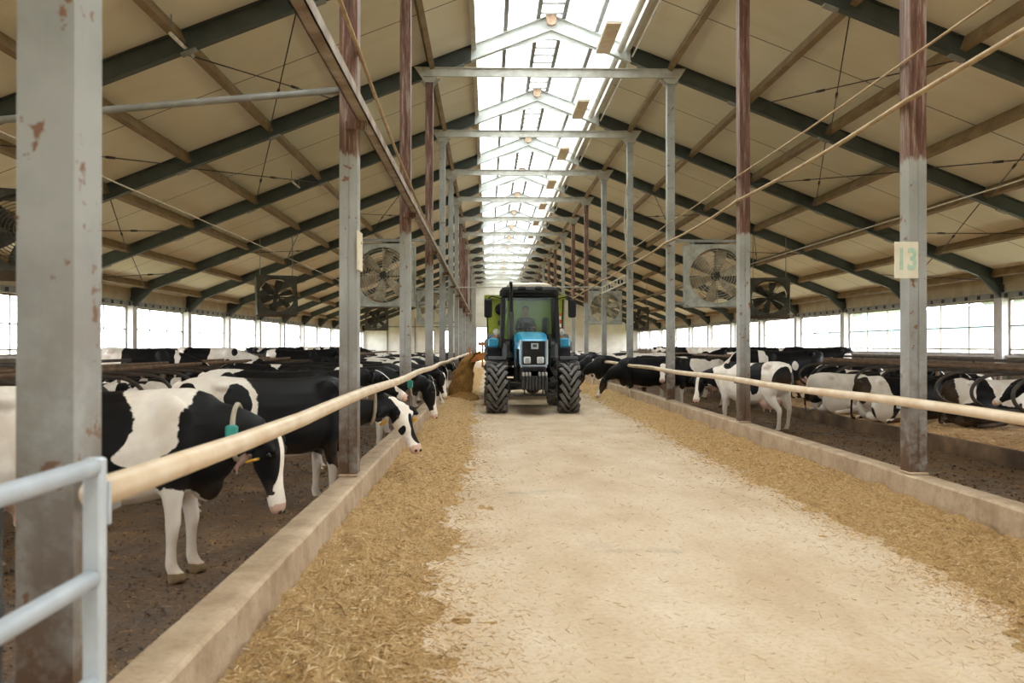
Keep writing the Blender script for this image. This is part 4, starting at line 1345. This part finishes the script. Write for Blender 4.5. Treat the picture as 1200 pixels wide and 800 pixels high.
def sR(r):
    y = ydist(r, 4.2, 36); e = eR(y); t = r.uniform(0, 1) ** .8
    x = 3.88 - (3.88 - e + .1 * abs(r.normal())) * t
    return x, y, max(hR(x, y), 0) - .004
def sF(r):
    y = ydist(r, 2.8, 30)
    if r.uniform() < .7:
        x = (eL(y) + abs(r.normal(0, .26)) - .03) if r.uniform() < .5 else (eR(y) - abs(r.normal(0, .3)) + .03)
    else: x = r.uniform(-.2, 2.9)
    x = min(max(x, -.9), 3.7)
    return x, y, max(0, hL(x, y) if x < .05 else (hR(x, y) if x > 2.6 else 0)) + .0005
straws(15000, sL, 'loose straw stalks lying on the left feed strip', 1, .015, .075, .0022)
straws(17000, sR, 'loose straw stalks lying on the right feed strip', 2, .015, .075, .0022)
straws(9000, sF, 'straw bits scattered over the pale aisle floor', 3, .012, .055, .0015, (.1, .85))
def sB(r):
    return r.uniform(7.2, 9.4), ydist(r, 9, 36), .052
straws(2500, sB, 'straw bits littering the right stall bedding', 4, .03, .10, .003)
def sC(r):
    s = r.uniform() < .5
    return (r.uniform(-4.3, -1.42) if s else r.uniform(4.15, 7.1)), ydist(r, 3.0, 26), PEN - .004
straws(9000, sC, 'dark clods of muck and bedding on the pen floors', 6, .006, .03, .008, (0, .3), 'clod')
def sP(r):
    s = r.uniform() < .5
    return (r.uniform(-4.3, -1.4) if s else r.uniform(4.2, 7.1)), ydist(r, 3.2, 24), PEN + .004
straws(3600, sP, 'straw bits trodden into the wet pen floors', 5, .012, .05, .0022, (0, .5))

# --------------------------------------------------------------- tractor
TX, FY, RY = 1.0, 21.45, 24.25
tr = thing('tractor', 'blue and black tractor with tall cab standing in the aisle', 'tractor', (TX, 22.8, 0))
def wheel(x, y, rad, w, name, nl, rimr):
    t = MB(); hw = w / 2
    prof = [(-hw * .8, rimr), (-hw * .98, rimr + .06), (-hw, rad * .80), (-hw * .93, rad * .915), (-hw * .8, rad * .945), (0, rad * .96), (hw * .8, rad * .945), (hw * .93, rad * .915), (hw, rad * .80), (hw * .98, rimr + .06), (hw * .8, rimr)]
    c = Vector((x, y, rad))
    t.lathe(c, (1, 0, 0), prof, 48)
    lg = MB()
    for i in range(nl):
        for s in (-1, 1):
            a0 = 2 * PI * (i + (.5 if s > 0 else 0)) / nl
            sweep = 2 * PI / nl * 1.55
            rings = []
            for q in range(5):
                u = q / 4
                a = a0 + sweep * u
                rr = rad * (.95 + .0 * u) - .03 * u * u * rad
                if q == 4: rr = rad * .88
                xx = x + s * (hw * (-.02 + 1.0 * u))
                p = Vector((xx, y - math.sin(a) * rr, rad - math.cos(a) * rr))
                rd = Vector((0, -math.sin(a), -math.cos(a)))
                tg = Vector((s * hw, -math.cos(a) * sweep * rr, math.sin(a) * sweep * rr)).normalized()
                cr = tg.cross(rd).normalized()
                lw = .034 * rad / .6 * (1 + .5 * u)
                rings.append((p + rd * .012, cr * lw, rd * (.045 * rad / .58)))
            lg.loft(rings, smooth=False, n=8, expo=5)
    w1 = t.build(name, M['tyre'], tr)
    lg.build('tread_lugs', M['lug'], w1)
    r_ = MB()
    sgn = 1 if x > TX else -1
    r_.lathe(c, (sgn, 0, 0), [(-hw * .7, rimr * .9), (-hw * .7, rimr + .01), (-hw * .1, rimr * .8), (hw * .3, rimr * .75), (hw * .72, rimr + .015), (hw * .74, rimr - .02), (hw * .45, rimr * .6), (hw * .3, .16), (hw * .5, .13), (hw * .55, .02)], 32)
    r_.build('rim', M['rim'], w1)
    return w1
for s in (-1, 1):
    wheel(TX + s * .80, FY, .585, .42, 'front_wheel', 17, .31)
    wheel(TX + s * .80, RY, .84, .50, 'rear_wheel', 20, .46)
    # mudguard over the front wheel
    mb = MB(); poly = []; n = 10
    for i in range(n + 1):
        a = R(64 + 90 * i / n); poly.append((FY - math.cos(a) * .68, .585 + math.sin(a) * .68))
    for i in range(n, -1, -1):
        a = R(64 + 90 * i / n); poly.append((FY - math.cos(a) * .655, .585 + math.sin(a) * .655))
    xx = TX + s * .80
    mb.prism(poly, xx - .2, xx + .2, 'x')
    mb.bx(xx - s * .2 - .02, xx - s * .2 + .02, FY + .0, FY + .06, .75, 1.24)
    mb.build('front_mudguard', M['black_soft'], tr)
    # rear fender
    mb = MB(); poly = []
    for i in range(n + 1):
        a = R(10 + 140 * i / n); poly.append((RY - math.cos(a) * .96, .84 + math.sin(a) * .96))
    for i in range(n, -1, -1):
        a = R(10 + 140 * i / n); poly.append((RY - math.cos(a) * .91, .84 + math.sin(a) * .91))
    xa, xb = TX + s * .70, TX + s * 1.02
    mb.prism(poly, min(xa, xb), max(xa, xb), 'x')
    rf = mb.build('rear_fender', M['black_soft'], tr)
    mb = MB(); mb.cbox((TX + s * .87, RY - .92, 1.58), (.27, .12, .24), .04); mb.build('fender_cover', M['blue'], tr)
    mb = MB(); mb.lathe((TX + s * .80, RY - .78, 1.84), (0, -1, 0), [(0, .03), (.02, .075), (.06, .08), (.075, .07), (.08, .02)], 20); mb.tube((TX + s * .80, RY - .76, 1.66), (TX + s * .80, RY - .76, 1.84), .02, 8)
    mb.build('work_lamp', M['lens'], tr)
    mb = MB(); mb.cbox((TX + s * .80, RY - .80, 1.715), (.16, .06, .05), .01); mb.build('indicator', M['orange'], tr)
    # mirror
    mb = MB(); mb.cbox((TX + s * 1.0 - (.0 if s < 0 else -.0), 22.72, 2.39), (.19, .07, .44), .03)
    mi = mb.build('mirror', M['black_soft'], tr)
    MB().path([(TX + s * .66, 22.85, 2.62), (TX + s * .9, 22.75, 2.68), (TX + s * 1.0, 22.74, 2.62)], .016, 8).build('mirror_arm', M['black'], mi)
# chassis, axle
mb = MB(); mb.cbox((TX, 22.2, .82), (.46, 2.9, .34), .04); mb.cbox((TX, 24.0, .9), (.7, 1.2, .6), .06)
mb.build('chassis', M['steel_grey'], tr)
mb = MB(); mb.path([(TX - .58, FY, .585), (TX - .2, FY, .60), (TX + .2, FY, .60), (TX + .58, FY, .585)], [.085, .075, .075, .085], 12)
mb.ellipsoid((TX, FY, .58), (.17, .16, .16), 14, 10)
for s in (-1, 1):
    mb.cbox((TX + s * .54, FY, .585), (.09, .2, .3), .03); mb.tube((TX + s * .5, FY - .2, .66), (TX + s * .1, FY - .22, .66), .03, 8)
mb.build('front_axle', M['steel_grey'], tr)
MB().tube((TX - 1.0, RY, .84), (TX + 1.0, RY, .84), .12, 14).build('rear_axle', M['steel_grey'], tr)
mb = MB(); mb.cbox((TX, 20.86, .90), (.52, .22, .30), .02); mb.build('weight_carrier', M['black'], tr)
for i in range(8):
    x = TX - .245 + .07 * i
    if i in (): continue
    wt = MB().cbox((x, 20.56, .70), (.062, .34, .30), .015).build('front_weight', M['weight'], tr)
    if i not in (3, 4):
        mb = MB(); mb.cbox((x, 20.52, .89), (.05, .22, .09), .015); mb.build('weight_handle', M['weighttop'], wt)
mb = MB(); mb.cbox((TX, 20.95, .42), (.9, .06, .05), .01); mb.cbox((TX + .26, 20.95, .52), (.03, .04, .22), .006)
mb.cbox((TX - .2, 20.95, .56), (.03, .04, .3), .006); mb.cbox((TX + .2, 20.95, .6), (.03, .04, .35), .006); mb.build('lower_bar', M['steel_grey'], tr)
# hood
rings = []
for (y, w, zt, zb) in ((20.92, .26, 1.55, 1.08), (20.98, .31, 1.62, 1.04), (21.25, .33, 1.67, 1.02), (21.9, .36, 1.76, 1.02), (22.55, .40, 1.83, 1.02), (22.62, .40, 1.83, 1.02)):
    rings.append((Vector((TX, y, (zt + zb) / 2)), Vector((w, 0, 0)), Vector((0, 0, (zt - zb) / 2))))
mb = MB(); mb.loft(rings, n=28, expo=5.5); mb.build('hood', M['blue'], tr)
mb = MB(); mb.cbox((TX, 20.915, 1.335), (.50, .03, .54), .012); gr = mb.build('grille', M['black'], tr)
mb = MB()
for i in range(11): mb.bx(TX - .22, TX + .22, 20.893, 20.901, 1.32 + i * .026, 1.328 + i * .026)
mb.build('grille_slats', M['black_soft'], gr)
mb = MB(); mb.cbox((TX + .02, 20.885, 1.49), (.16, .02, .13), .008); eb = mb.build('badge', M['silver'], gr)
mb = MB(); mb.cbox((TX + .02, 20.872, 1.50), (.09, .008, .06), .004); mb.build('badge_emblem', M['steel_grey'], gr)
for s in (-1, 1):
    hl = MB().cbox((TX + s * .145, 20.885, 1.185), (.15, .035, .15), .02).build('headlight', M['lens'], tr)
    MB().cbox((TX + s * .145, 20.864, 1.185), (.10, .012, .10), .012).build('headlight_lens', M['silver'], hl)
    mb = MB(); mb.cbox((TX + s * .285, 20.93, 1.36), (.055, .05, .56), .015); mb.build('grille_surround', M['silver'], tr)
    mb = MB(); mb.cbox((TX + s * .365, 21.8, 1.22), (.03, 1.4, .42), .01); mb.build('side_panel', M['black_soft'], tr)
    mb = MB(); mb.cbox((TX + s * .52, 22.55, 1.38), (.24, .42, .46), .07); mb.build('tank', M['steel_grey'], tr)
mb = MB(); mb.cbox((TX, 20.93, 1.05), (.58, .08, .07), .015); mb.build('bumper', M['silver'], tr)
# exhaust
ex = MB().path([(TX - .47, 21.95, 1.35), (TX - .47, 21.95, 2.62), (TX - .47, 21.93, 2.86), (TX - .48, 21.86, 2.95)], .038, 12).build('exhaust', M['black'], tr)
MB().lathe((TX - .47, 21.95, 1.62), (0, 0, 1), [(0, .04), (.04, .062), (.62, .062), (.66, .04)], 18).build('muffler', M['steel_grey'], ex)
ai = MB().path([(TX + .43, 22.2, 1.3), (TX + .43, 22.2, 1.78)], .05, 12).build('air_intake', M['black'], tr)
# cab
CY0, CY1, CZ0, CZ1 = 22.72, 24.35, 1.50, 2.76
mb = MB()
def pillar(x0, y0, x1, y1, r=.05):
    mb.loft([(Vector((x0, y0, CZ0)), Vector((r, 0, 0)), Vector((0, r, 0))), (Vector((x1, y1, CZ1)), Vector((r, 0, 0)), Vector((0, r, 0)))], smooth=False, n=12, expo=5)
for s in (-1, 1):
    pillar(TX + s * .67, CY0, TX + s * .625, CY0 + .12); pillar(TX + s * .67, CY1, TX + s * .625, CY1 - .1); pillar(TX + s * .69, 23.5, TX + s * .64, 23.5, .035)
    mb.bx(TX + s * .67 - .04, TX + s * .67 + .04, CY0, CY1, CZ0 - .06, CZ0 + .05)
mb.cbox((TX, CY0 + .1, CZ1 - .03), (1.34, .12, .15), .03); mb.cbox((TX, CY1 - .1, CZ1 - .03), (1.34, .12, .15), .03)
for s in (-1, 1): mb.cbox((TX + s * .63, 23.53, CZ1 - .03), (.1, 1.6, .15), .03)
mb.build('cab_frame', M['black'], tr)
mb = MB(); mb.cbox((TX, 23.52, 1.28), (1.34, 1.6, .46), .05); mb.build('cab_base', M['black_soft'], tr)
mb = MB(); mb.cbox((TX, 22.70, 1.58), (1.30, .05, .16), .02); mb.build('cowl', M['black_soft'], tr)
rings = [(Vector((TX, 23.53, 2.755)), Vector((.72, 0, 0)), Vector((0, .93, 0))), (Vector((TX, 23.53, 2.83)), Vector((.72, 0, 0)), Vector((0, .93, 0))), (Vector((TX, 23.53, 2.90)), Vector((.66, 0, 0)), Vector((0, .86, 0)))]
mb = MB(); mb.loft(rings, smooth=False, n=28, expo=5); rf = mb.build('cab_roof', M['black_soft'], tr)
rings = [(Vector((TX, 23.5, 2.895)), Vector((.56, 0, 0)), Vector((0, .8, 0))), (Vector((TX, 23.5, 2.96)), Vector((.55, 0, 0)), Vector((0, .8, 0))), (Vector((TX, 23.5, 3.01)), Vector((.44, 0, 0)), Vector((0, .68, 0)))]
mb = MB(); mb.loft(rings, smooth=False, n=28, expo=4); mb.build('roof_hatch', M['cabwhite'], rf)
for s in (-1, 1):
    mb = MB(); mb.cbox((TX + s * .2, 22.62, 2.86), (.18, .08, .09), .02); mb.build('roof_lamp', M['black'], rf)
# glass
mb = MB()
mb.add([(TX - .64, CY0 + .0, CZ0 + .06), (TX + .64, CY0 + .0, CZ0 + .06), (TX + .6, CY0 + .11, CZ1 - .1), (TX - .6, CY0 + .11, CZ1 - .1), (TX - .64, CY0 + .008, CZ0 + .06), (TX + .64, CY0 + .008, CZ0 + .06), (TX + .6, CY0 + .118, CZ1 - .1), (TX - .6, CY0 + .118, CZ1 - .1)],
       [(0, 1, 2, 3), (7, 6, 5, 4), (0, 4, 5, 1), (1, 5, 6, 2), (2, 6, 7, 3), (3, 7, 4, 0)])
ws = mb.build('windscreen', M['cabglass'], tr)
MB().path([(TX + .02, CY0 - .02, CZ0 + .1), (TX - .18, CY0 + .04, CZ0 + .62)], .009, 6).build('wiper', M['black'], ws)
mb = MB(); mb.bx(TX - .6, TX + .6, CY1 - .02, CY1 - .012, CZ0 + .06, CZ1 - .1); mb.build('rear_window', M['cabglass'], tr)
# inside the cab
mb = MB(); mb.cbox((TX, 23.08, 1.62), (.55, .22, .36), .06); mb.build('dashboard', M['black_soft'], tr)
sw = MB(); ax = Vector((0, -.75, .66)).normalized()
sw.ring((TX - .06, 23.34, 1.93), ax, .19, .016, 28, 7)
for q in range(3):
    aa = 2 * PI * q / 3; u = Vector((1, 0, 0)); w_ = ax.cross(u)
    sw.tube((TX - .06, 23.34, 1.93), Vector((TX - .06, 23.34, 1.93)) + (u * math.cos(aa) + w_ * math.sin(aa)) * .19, .01, 6)
sw.tube((TX - .06, 23.34, 1.93), (TX - .06, 23.16, 1.75), .025, 8)
sw.build('steering_wheel', M['black'], tr)
st = MB(); st.cbox((TX - .06, 23.85, 1.58), (.46, .44, .12), .05); st.cbox((TX - .06, 24.1, 1.88), (.44, .12, .55), .05); st.bx(TX - .2, TX + .08, 23.75, 24.0, 1.48, 1.54)
st.build('driver_seat', M['seat'], tr)
mb = MB(); mb.cbox((TX + .42, 23.7, 1.85), (.16, .5, .7), .05); mb.build('side_console', M['black_soft'], tr)

# --------------------------------------------------------------- driver
def skin_mesh(name, pts, edges, radii, root=0, sub=1):
    me = bpy.data.meshes.new(name); me.from_pydata([tuple(p) for p in pts], edges, []); me.update()
    tmp = bpy.data.objects.new(name + '_tmp', me); COL.objects.link(tmp)
    m = tmp.modifiers.new('skin', 'SKIN')
    m.use_smooth_shade = True
    for i, v in enumerate(me.skin_vertices[0].data):
        v.radius = radii[i] if isinstance(radii[i], tuple) else (radii[i], radii[i]); v.use_root = (i == root)
    s = tmp.modifiers.new('sub', 'SUBSURF'); s.levels = sub; s.render_levels = sub
    dg = bpy.context.evaluated_depsgraph_get()
    out = bpy.data.meshes.new_from_object(tmp.evaluated_get(dg))
    bpy.data.objects.remove(tmp); bpy.data.meshes.remove(me)
    return out
DX, DY, DZ = TX - .06, 23.84, 1.66
pe = thing('person', 'person in dark clothing seated at the wheel inside the tractor cab', 'person', (DX, DY, DZ))
def L(p): return (p[0], p[1], p[2])
hand = {s: Vector((s * .17, -.46, .29)) for s in (-1, 1)}
P_ = [(0, .02, .06), (0, .05, .22), (0, .04, .36), (0, .02, .48), (0, .0, .56)]
E_ = [(0, 1), (1, 2), (2, 3), (3, 4)]; RAD = [(.16, .13), (.15, .12), (.165, .12), (.12, .09), (.058, .058)]
for s in (-1, 1):
    i = len(P_)
    P_ += [(s * .17, .02, .46), (s * .24, -.10, .24), (hand[s].x + s * .01, -.36, .27)]
    E_ += [(3, i), (i, i + 1), (i + 1, i + 2)]; RAD += [.068, .052, .038]
    i = len(P_)
    P_ += [(s * .10, -.04, .03), (s * .13, -.40, .06), (s * .13, -.52, -.18), (s * .13, -.56, -.30)]
    E_ += [(0, i), (i, i + 1), (i + 1, i + 2), (i + 2, i + 3)]; RAD += [.09, .075, .058, .05]
bm_ = skin_mesh('clothed_body', P_, E_, RAD)
ob = bpy.data.objects.new('clothed_body', bm_); bm_.materials.append(M['cloth']); COL.objects.link(ob); ob.parent = pe
# head, one continuous remeshed shape
hd = MB(); hc = Vector((0, -.03, .70))
hd.loft([(hc + Vector((0, y_, z_)), Vector((w_, 0, 0)), Vector((0, d_, 0))) for (z_, w_, d_, y_) in ((-.16, .05, .055, .03), (-.12, .055, .06, .01), (-.105, .05, .075, -.01), (-.06, .066, .09, -.005), (0, .076, .10, .0), (.05, .077, .10, .005), (.09, .064, .085, .01), (.118, .035, .045, .01))], n=16)
hd.loft([(hc + Vector((0, -.09, .015)), Vector((.01, 0, 0)), Vector((0, .01, 0))), (hc + Vector((0, -.112, -.025)), Vector((.017, 0, 0)), Vector((0, .016, 0))), (hc + Vector((0, -.09, -.035)), Vector((.014, 0, 0)), Vector((0, .01, 0)))], n=8)
for s in (-1, 1): hd.ellipsoid(hc + Vector((s * .078, .01, -.01)), (.012, .022, .034), 8, 6)
hd.ellipsoid(hc + Vector((0, -.09, -.066)), (.026, .012, .008), 8, 6)
o = hd.build('head', M['skin']); o.parent = pe
ha = MB(); ha.ellipsoid(hc + Vector((0, .018, .045)), (.086, .104, .088), 16, 10); h2 = ha.build('hair', M['hair']); h2.parent = pe
for s in (-1, 1):
    e = MB().ellipsoid(hc + Vector((s * .03, -.088, .008)), (.011, .009, .009), 8, 6).build('eye', M['eye']); e.parent = pe
    # hand gripping the wheel: palm and five fingers
    hm = MB(); c = hand[s] + Vector((s * .012, .03, .0))
    hm.ellipsoid(c, (.03, .045, .02), 10, 8)
    for q in range(4):
        xo = s * (.026 - .017 * q)
        ln = (.055, .064, .06, .048)[q]
        hm.path([c + Vector((xo, -.03, .006)), c + Vector((xo, -.03 - ln * .5, .016)), c + Vector((xo, -.03 - ln * .8, -.002)), c + Vector((xo, -.03 - ln * .62, -.024))], [.0095, .009, .0085, .007], 7)
    hm.path([c + Vector((-s * .026, .0, .0)), c + Vector((-s * .048, -.02, .004)), c + Vector((-s * .05, -.045, -.006))], [.011, .010, .008], 7)
    h_ = hm.build('hand', M['skin']); h_.parent = pe

# --------------------------------------------------------------- mixer wagon
WX, WY0, WY1 = 1.02, 26.4, 31.2
wg = thing('mixer_wagon', 'lime green feed mixer wagon coupled behind the tractor', 'feed wagon', (WX, 28.8, 0))
mb = MB()
def tub(y, z): pass
sec = [(-.86, .95), (.86, .95), (1.04, 1.5), (1.08, 2.86), (1.04, 2.86), (1.0, 1.52), (.82, 1.0), (-.82, 1.0), (-1.0, 1.52), (-1.04, 2.86), (-1.08, 2.86), (-1.04, 1.5)]
mb.prism([(WX + p, q) for p, q in sec], WY0, WY1)
for yy in (WY0, WY1 - .05):
    mb.prism([(WX - .86, .95), (WX + .86, .95), (WX + 1.04, 1.5), (WX + 1.08, 2.86), (WX - 1.08, 2.86), (WX - 1.04, 1.5)], yy, yy + .05)
for q in (-.55, .55): mb.bx(WX + q - .05, WX + q + .05, WY0 - .06, WY0, .98, 2.8)
mb.bx(WX - 1.1, WX + 1.1, WY0 - .07, WY0 + .06, 2.78, 2.9); mb.bx(WX - 1.1, WX + 1.1, WY1 - .07, WY1 + .06, 2.78, 2.9)
for s in (-1, 1): mb.bx(WX + s * 1.08 - .05, WX + s * 1.08 + .05, WY0, WY1, 2.78, 2.9)
mb.build('tub', M['olive'], wg)
mb = MB(); mb.bx(WX - .5, WX - .35, WY0 - .1, WY1, .78, .95); mb.bx(WX + .35, WX + .5, WY0 - .1, WY1, .78, .95); mb.bx(WX - .06, WX + .06, 25.15, WY0 + .2, .62, .8)
mb.bx(WX - .5, WX + .5, WY0 - .1, WY0 + .05, .7, .86)
mb.build('frame', M['steel_grey'], wg)
for s in (-1, 1):
    for yy in (29.2,):
        c = Vector((WX + s * .88, yy, .45))
        w1 = MB().lathe(c, (s, 0, 0), [(-.16, .22), (-.17, .40), (-.12, .45), (.12, .45), (.17, .40), (.16, .22)], 32).build('wheel', M['tyre'], wg)
        MB().lathe(c, (s, 0, 0), [(-.1, .23), (.02, .2), (.1, .23), (.12, .2), (.06, .08), (.1, .05)], 24).build('rim', M['cabwhite'], w1)
MB().tube((WX - .9, 29.2, .45), (WX + .9, 29.2, .45), .06, 10).build('axle', M['steel_grey'], wg)
mb = MB(); mb.lathe((WX - .66, WY0 - .06, 2.5), (0, -1, 0), [(0, .17), (.03, .17), (.05, .13), (.08, .13), (.1, .05)], 24); mb.build('drive_motor', M['black'], wg)
mb = MB(); mb.lathe((WX - .66, WY0 - .06, 2.12), (0, -1, 0), [(0, .09), (.05, .09), (.07, .05)], 20); mb.build('gauge', M['black'], wg)
mk = MB().bx(WX + .84, WX + 1.0, WY0 - .09, WY0 - .065, 1.3, 2.4).build('marker_board', M['red'], wg)
mb = MB()
for i in range(5): mb.bx(WX + .84, WX + 1.0, WY0 - .094, WY0 - .09, 1.38 + .21 * i, 1.48 + .21 * i)
mb.build('marker_stripe', M['tag_white'], mk)
mb = MB(); mb.box((WX - 1.22, 26.9, 1.12), (.75, .7, .06), Matrix.Rotation(R(-14), 3, 'Y')); mb.bx(WX - 1.55, WX - 1.5, 26.55, 26.6, .95, 1.45); mb.bx(WX - 1.2, WX - 1.15, 26.52, 26.58, .9, 1.62)
mb.bx(WX - 1.3, WX - 1.04, 26.53, 26.57, 1.5, 1.6); mb.bx(WX - 1.15, WX - .85, 26.5, 26.6, .85, .95)
mb.box((WX - 1.22, 26.54, 1.2), (.75, .04, .18), Matrix.Rotation(R(-14), 3, 'Y')); mb.box((WX - 1.22, 27.26, 1.2), (.75, .04, .18), Matrix.Rotation(R(-14), 3, 'Y'))
mb.build('discharge_conveyor', M['orange'], wg)
def lumpy(name, label, f, nu, nv, mat, cat):
    vs = []; fs = []
    for i in range(nu):
        for j in range(nv): vs.append(f(i / (nu - 1), j / nv))
    for i in range(nu - 1):
        for j in range(nv):
            l = (j + 1) % nv
            fs.append((i * nv + j, i * nv + l, (i + 1) * nv + l, (i + 1) * nv + j))
    fs.append(tuple(range(nv - 1, -1, -1))); fs.append(tuple(range((nu - 1) * nv, nu * nv)))
    o = MB().add(vs, fs, True).build(name, mat)
    return tag(o, label, cat, None, 'stuff')
def ftop(u, v):
    a = 2 * PI * v; r_ = 1 - u ** 1.6 * .98
    x = WX + math.copysign(abs(math.cos(a)) ** .5, math.cos(a)) * .98 * r_; y = 28.8 + math.copysign(abs(math.sin(a)) ** .5, math.sin(a)) * 2.32 * r_
    return (x, y, 2.70 + .38 * u + .10 * mnoise.fractal(Vector((x * 2, y * 2, 1)), 1, 2, 4))
lumpy('wagon_load', 'brown chopped feed heaped in the top of the green wagon', ftop, 14, 60, M['feed'], 'feed')
def fstream(u, v):
    # curved curtain of falling feed, thick in both directions
    x = WX - 1.34 - .50 * u ** .7; z = 1.28 - 1.22 * u ** 1.8
    a = 2 * PI * v; w = .42 + .2 * u; th = .14 + .24 * u
    n = mnoise.fractal(Vector((x * 5, math.cos(a) * 2, z * 5)), 1, 2, 4) * .10
    return (x + math.cos(a) * (th + n), 26.95 + math.sin(a) * (w + n), max(z + .03 * math.sin(a * 3) + math.cos(a) * th * .3, .03))
lumpy('falling_feed', 'brown feed pouring from the wagon onto the left feed strip', fstream, 22, 40, M['feed'], 'feed')
def fheap(u, v):
    a = 2 * PI * v; r_ = (1 - u) * (1 + .12 * mnoise.noise(Vector((math.cos(a) * 2, math.sin(a) * 2, 3))))
    x = -.72 + math.cos(a) * .46 * r_; y = 26.9 + math.sin(a) * 1.5 * r_
    return (x, y, .02 + .28 * u ** .7 + .05 * mnoise.fractal(Vector((x * 6, y * 6, 0)), 1, 2, 4) * (u > 0))
lumpy('feed_heap', 'fresh brown feed heap under the falling stream', fheap, 12, 40, M['feed'], 'feed')

# --------------------------------------------------------------- outside
og = MB().bx(-400, 400, -200, 600, -.9, -.6).build('ground_outside', M['field']); struct(og)
def shed(x0, x1, y0, y1, h, hr, label):
    t = thing('shed', label, 'shed', ((x0 + x1) / 2, (y0 + y1) / 2, -.6))
    MB().bx(x0, x1, y0, y1, -.6, h).build('wall', M['shedwall'], t)
    xm = (x0 + x1) / 2
    MB().prism([(x0 - .6, h), (xm, hr), (x1 + .6, h), (x1 + .6, h + .3), (xm, hr + .3), (x0 - .6, h + .3)], y0 - .6, y1 + .6).build('roof', M['shedteal'], t)
    n = int((y1 - y0) / 6)
    for i in range(n):
        yy = y0 + (i + .5) * (y1 - y0) / n
        MB().bx(x0 - .12, x0, yy - 1.2, yy + 1.2, .8, h - .6).build('opening', M['bar'], t)
shed(52, 66, 60, 150, 3.2, 6.0, 'teal-roofed farm shed seen through the right windows')
rg = random.Random(3)
for i in range(9):
    x, y = 75 + rg.uniform(-6, 12), 70 + 17 * i; h = rg.uniform(9, 14)
    t = thing('tree', 'pale green tree beyond the right windows, %s in the line behind the shed' % ORD[i], 'tree', (x, y, -.6), 'trees beyond the shed')
    mb = MB(); mb.path([(x, y, -.6), (x + .2, y, h * .3), (x, y + .1, h * .55)], [.35, .25, .15], 8); mb.build('trunk', M['bark'], t)
    mb = MB()
    for q in range(9):
        r_ = rg.uniform(1.6, 2.9)
        mb.ellipsoid((x + rg.uniform(-2.4, 2.4), y + rg.uniform(-2.4, 2.4), h * rg.uniform(.42, .9)), (r_, r_, r_ * .85), 14, 10)
    for vi in range(len(mb.v)):
        p = Vector(mb.v[vi]); d = mnoise.noise_vector(p * .9) * .45; mb.v[vi] = tuple(p + d)
    mb.build('crown', M['leaf'], t)

# --------------------------------------------------------------- sky and daylight portals
w = bpy.data.worlds.new('World'); SC.world = w; w.use_nodes = True
bg = w.node_tree.nodes['Background']
bg.inputs[0].default_value = (.93, .97, 1.0, 1); bg.inputs[1].default_value = 11.0
def portal(name, loc, rot, sx, sy):
    li = bpy.data.lights.new(name, 'AREA'); li.shape = 'RECTANGLE'; li.size = sx; li.size_y = sy
    li.cycles.is_portal = True
    o = bpy.data.objects.new(name, li); COL.objects.link(o); o.location = loc; o.rotation_euler = rot
portal('daylight_skylight', (CX, 43, ZR + .25), (0, 0, 0), 3.6, 101)
portal('daylight_window', (WR + .25, 43, 2.03), (0, R(90), 0), 1.7, 101)
portal('daylight_window', (WL - .25, 43, 2.03), (0, R(-90), 0), 1.7, 101)

# --------------------------------------------------------------- camera
cam = bpy.data.cameras.new('camera'); co = bpy.data.objects.new('camera', cam); COL.objects.link(co)
cam.sensor_width = 36; cam.lens = 1120 / 1200 * 36
co.location = (0, 0, 1.5)
yaw = math.atan(28 / 1120); pit = math.atan(5 / 1120)
co.rotation_euler = (PI / 2 + pit, 0, -yaw)
cam.clip_end = 2000
cam.dof.use_dof = True; cam.dof.focus_distance = 18; cam.dof.aperture_fstop = 3.2
SC.camera = co

SC.view_settings.view_transform = 'Standard'
SC.view_settings.look = 'None'
SC.view_settings.gamma = 1
SC.view_settings.use_curve_mapping = False
SC.view_settings.exposure = .4
cy = SC.cycles
cy.max_bounces = 10; cy.diffuse_bounces = 5; cy.glossy_bounces = 3; cy.transparent_max_bounces = 24; cy.transmission_bounces = 4
cy.caustics_reflective = False; cy.caustics_refractive = False
cy.sample_clamp_indirect = 8
cy.use_denoising = True
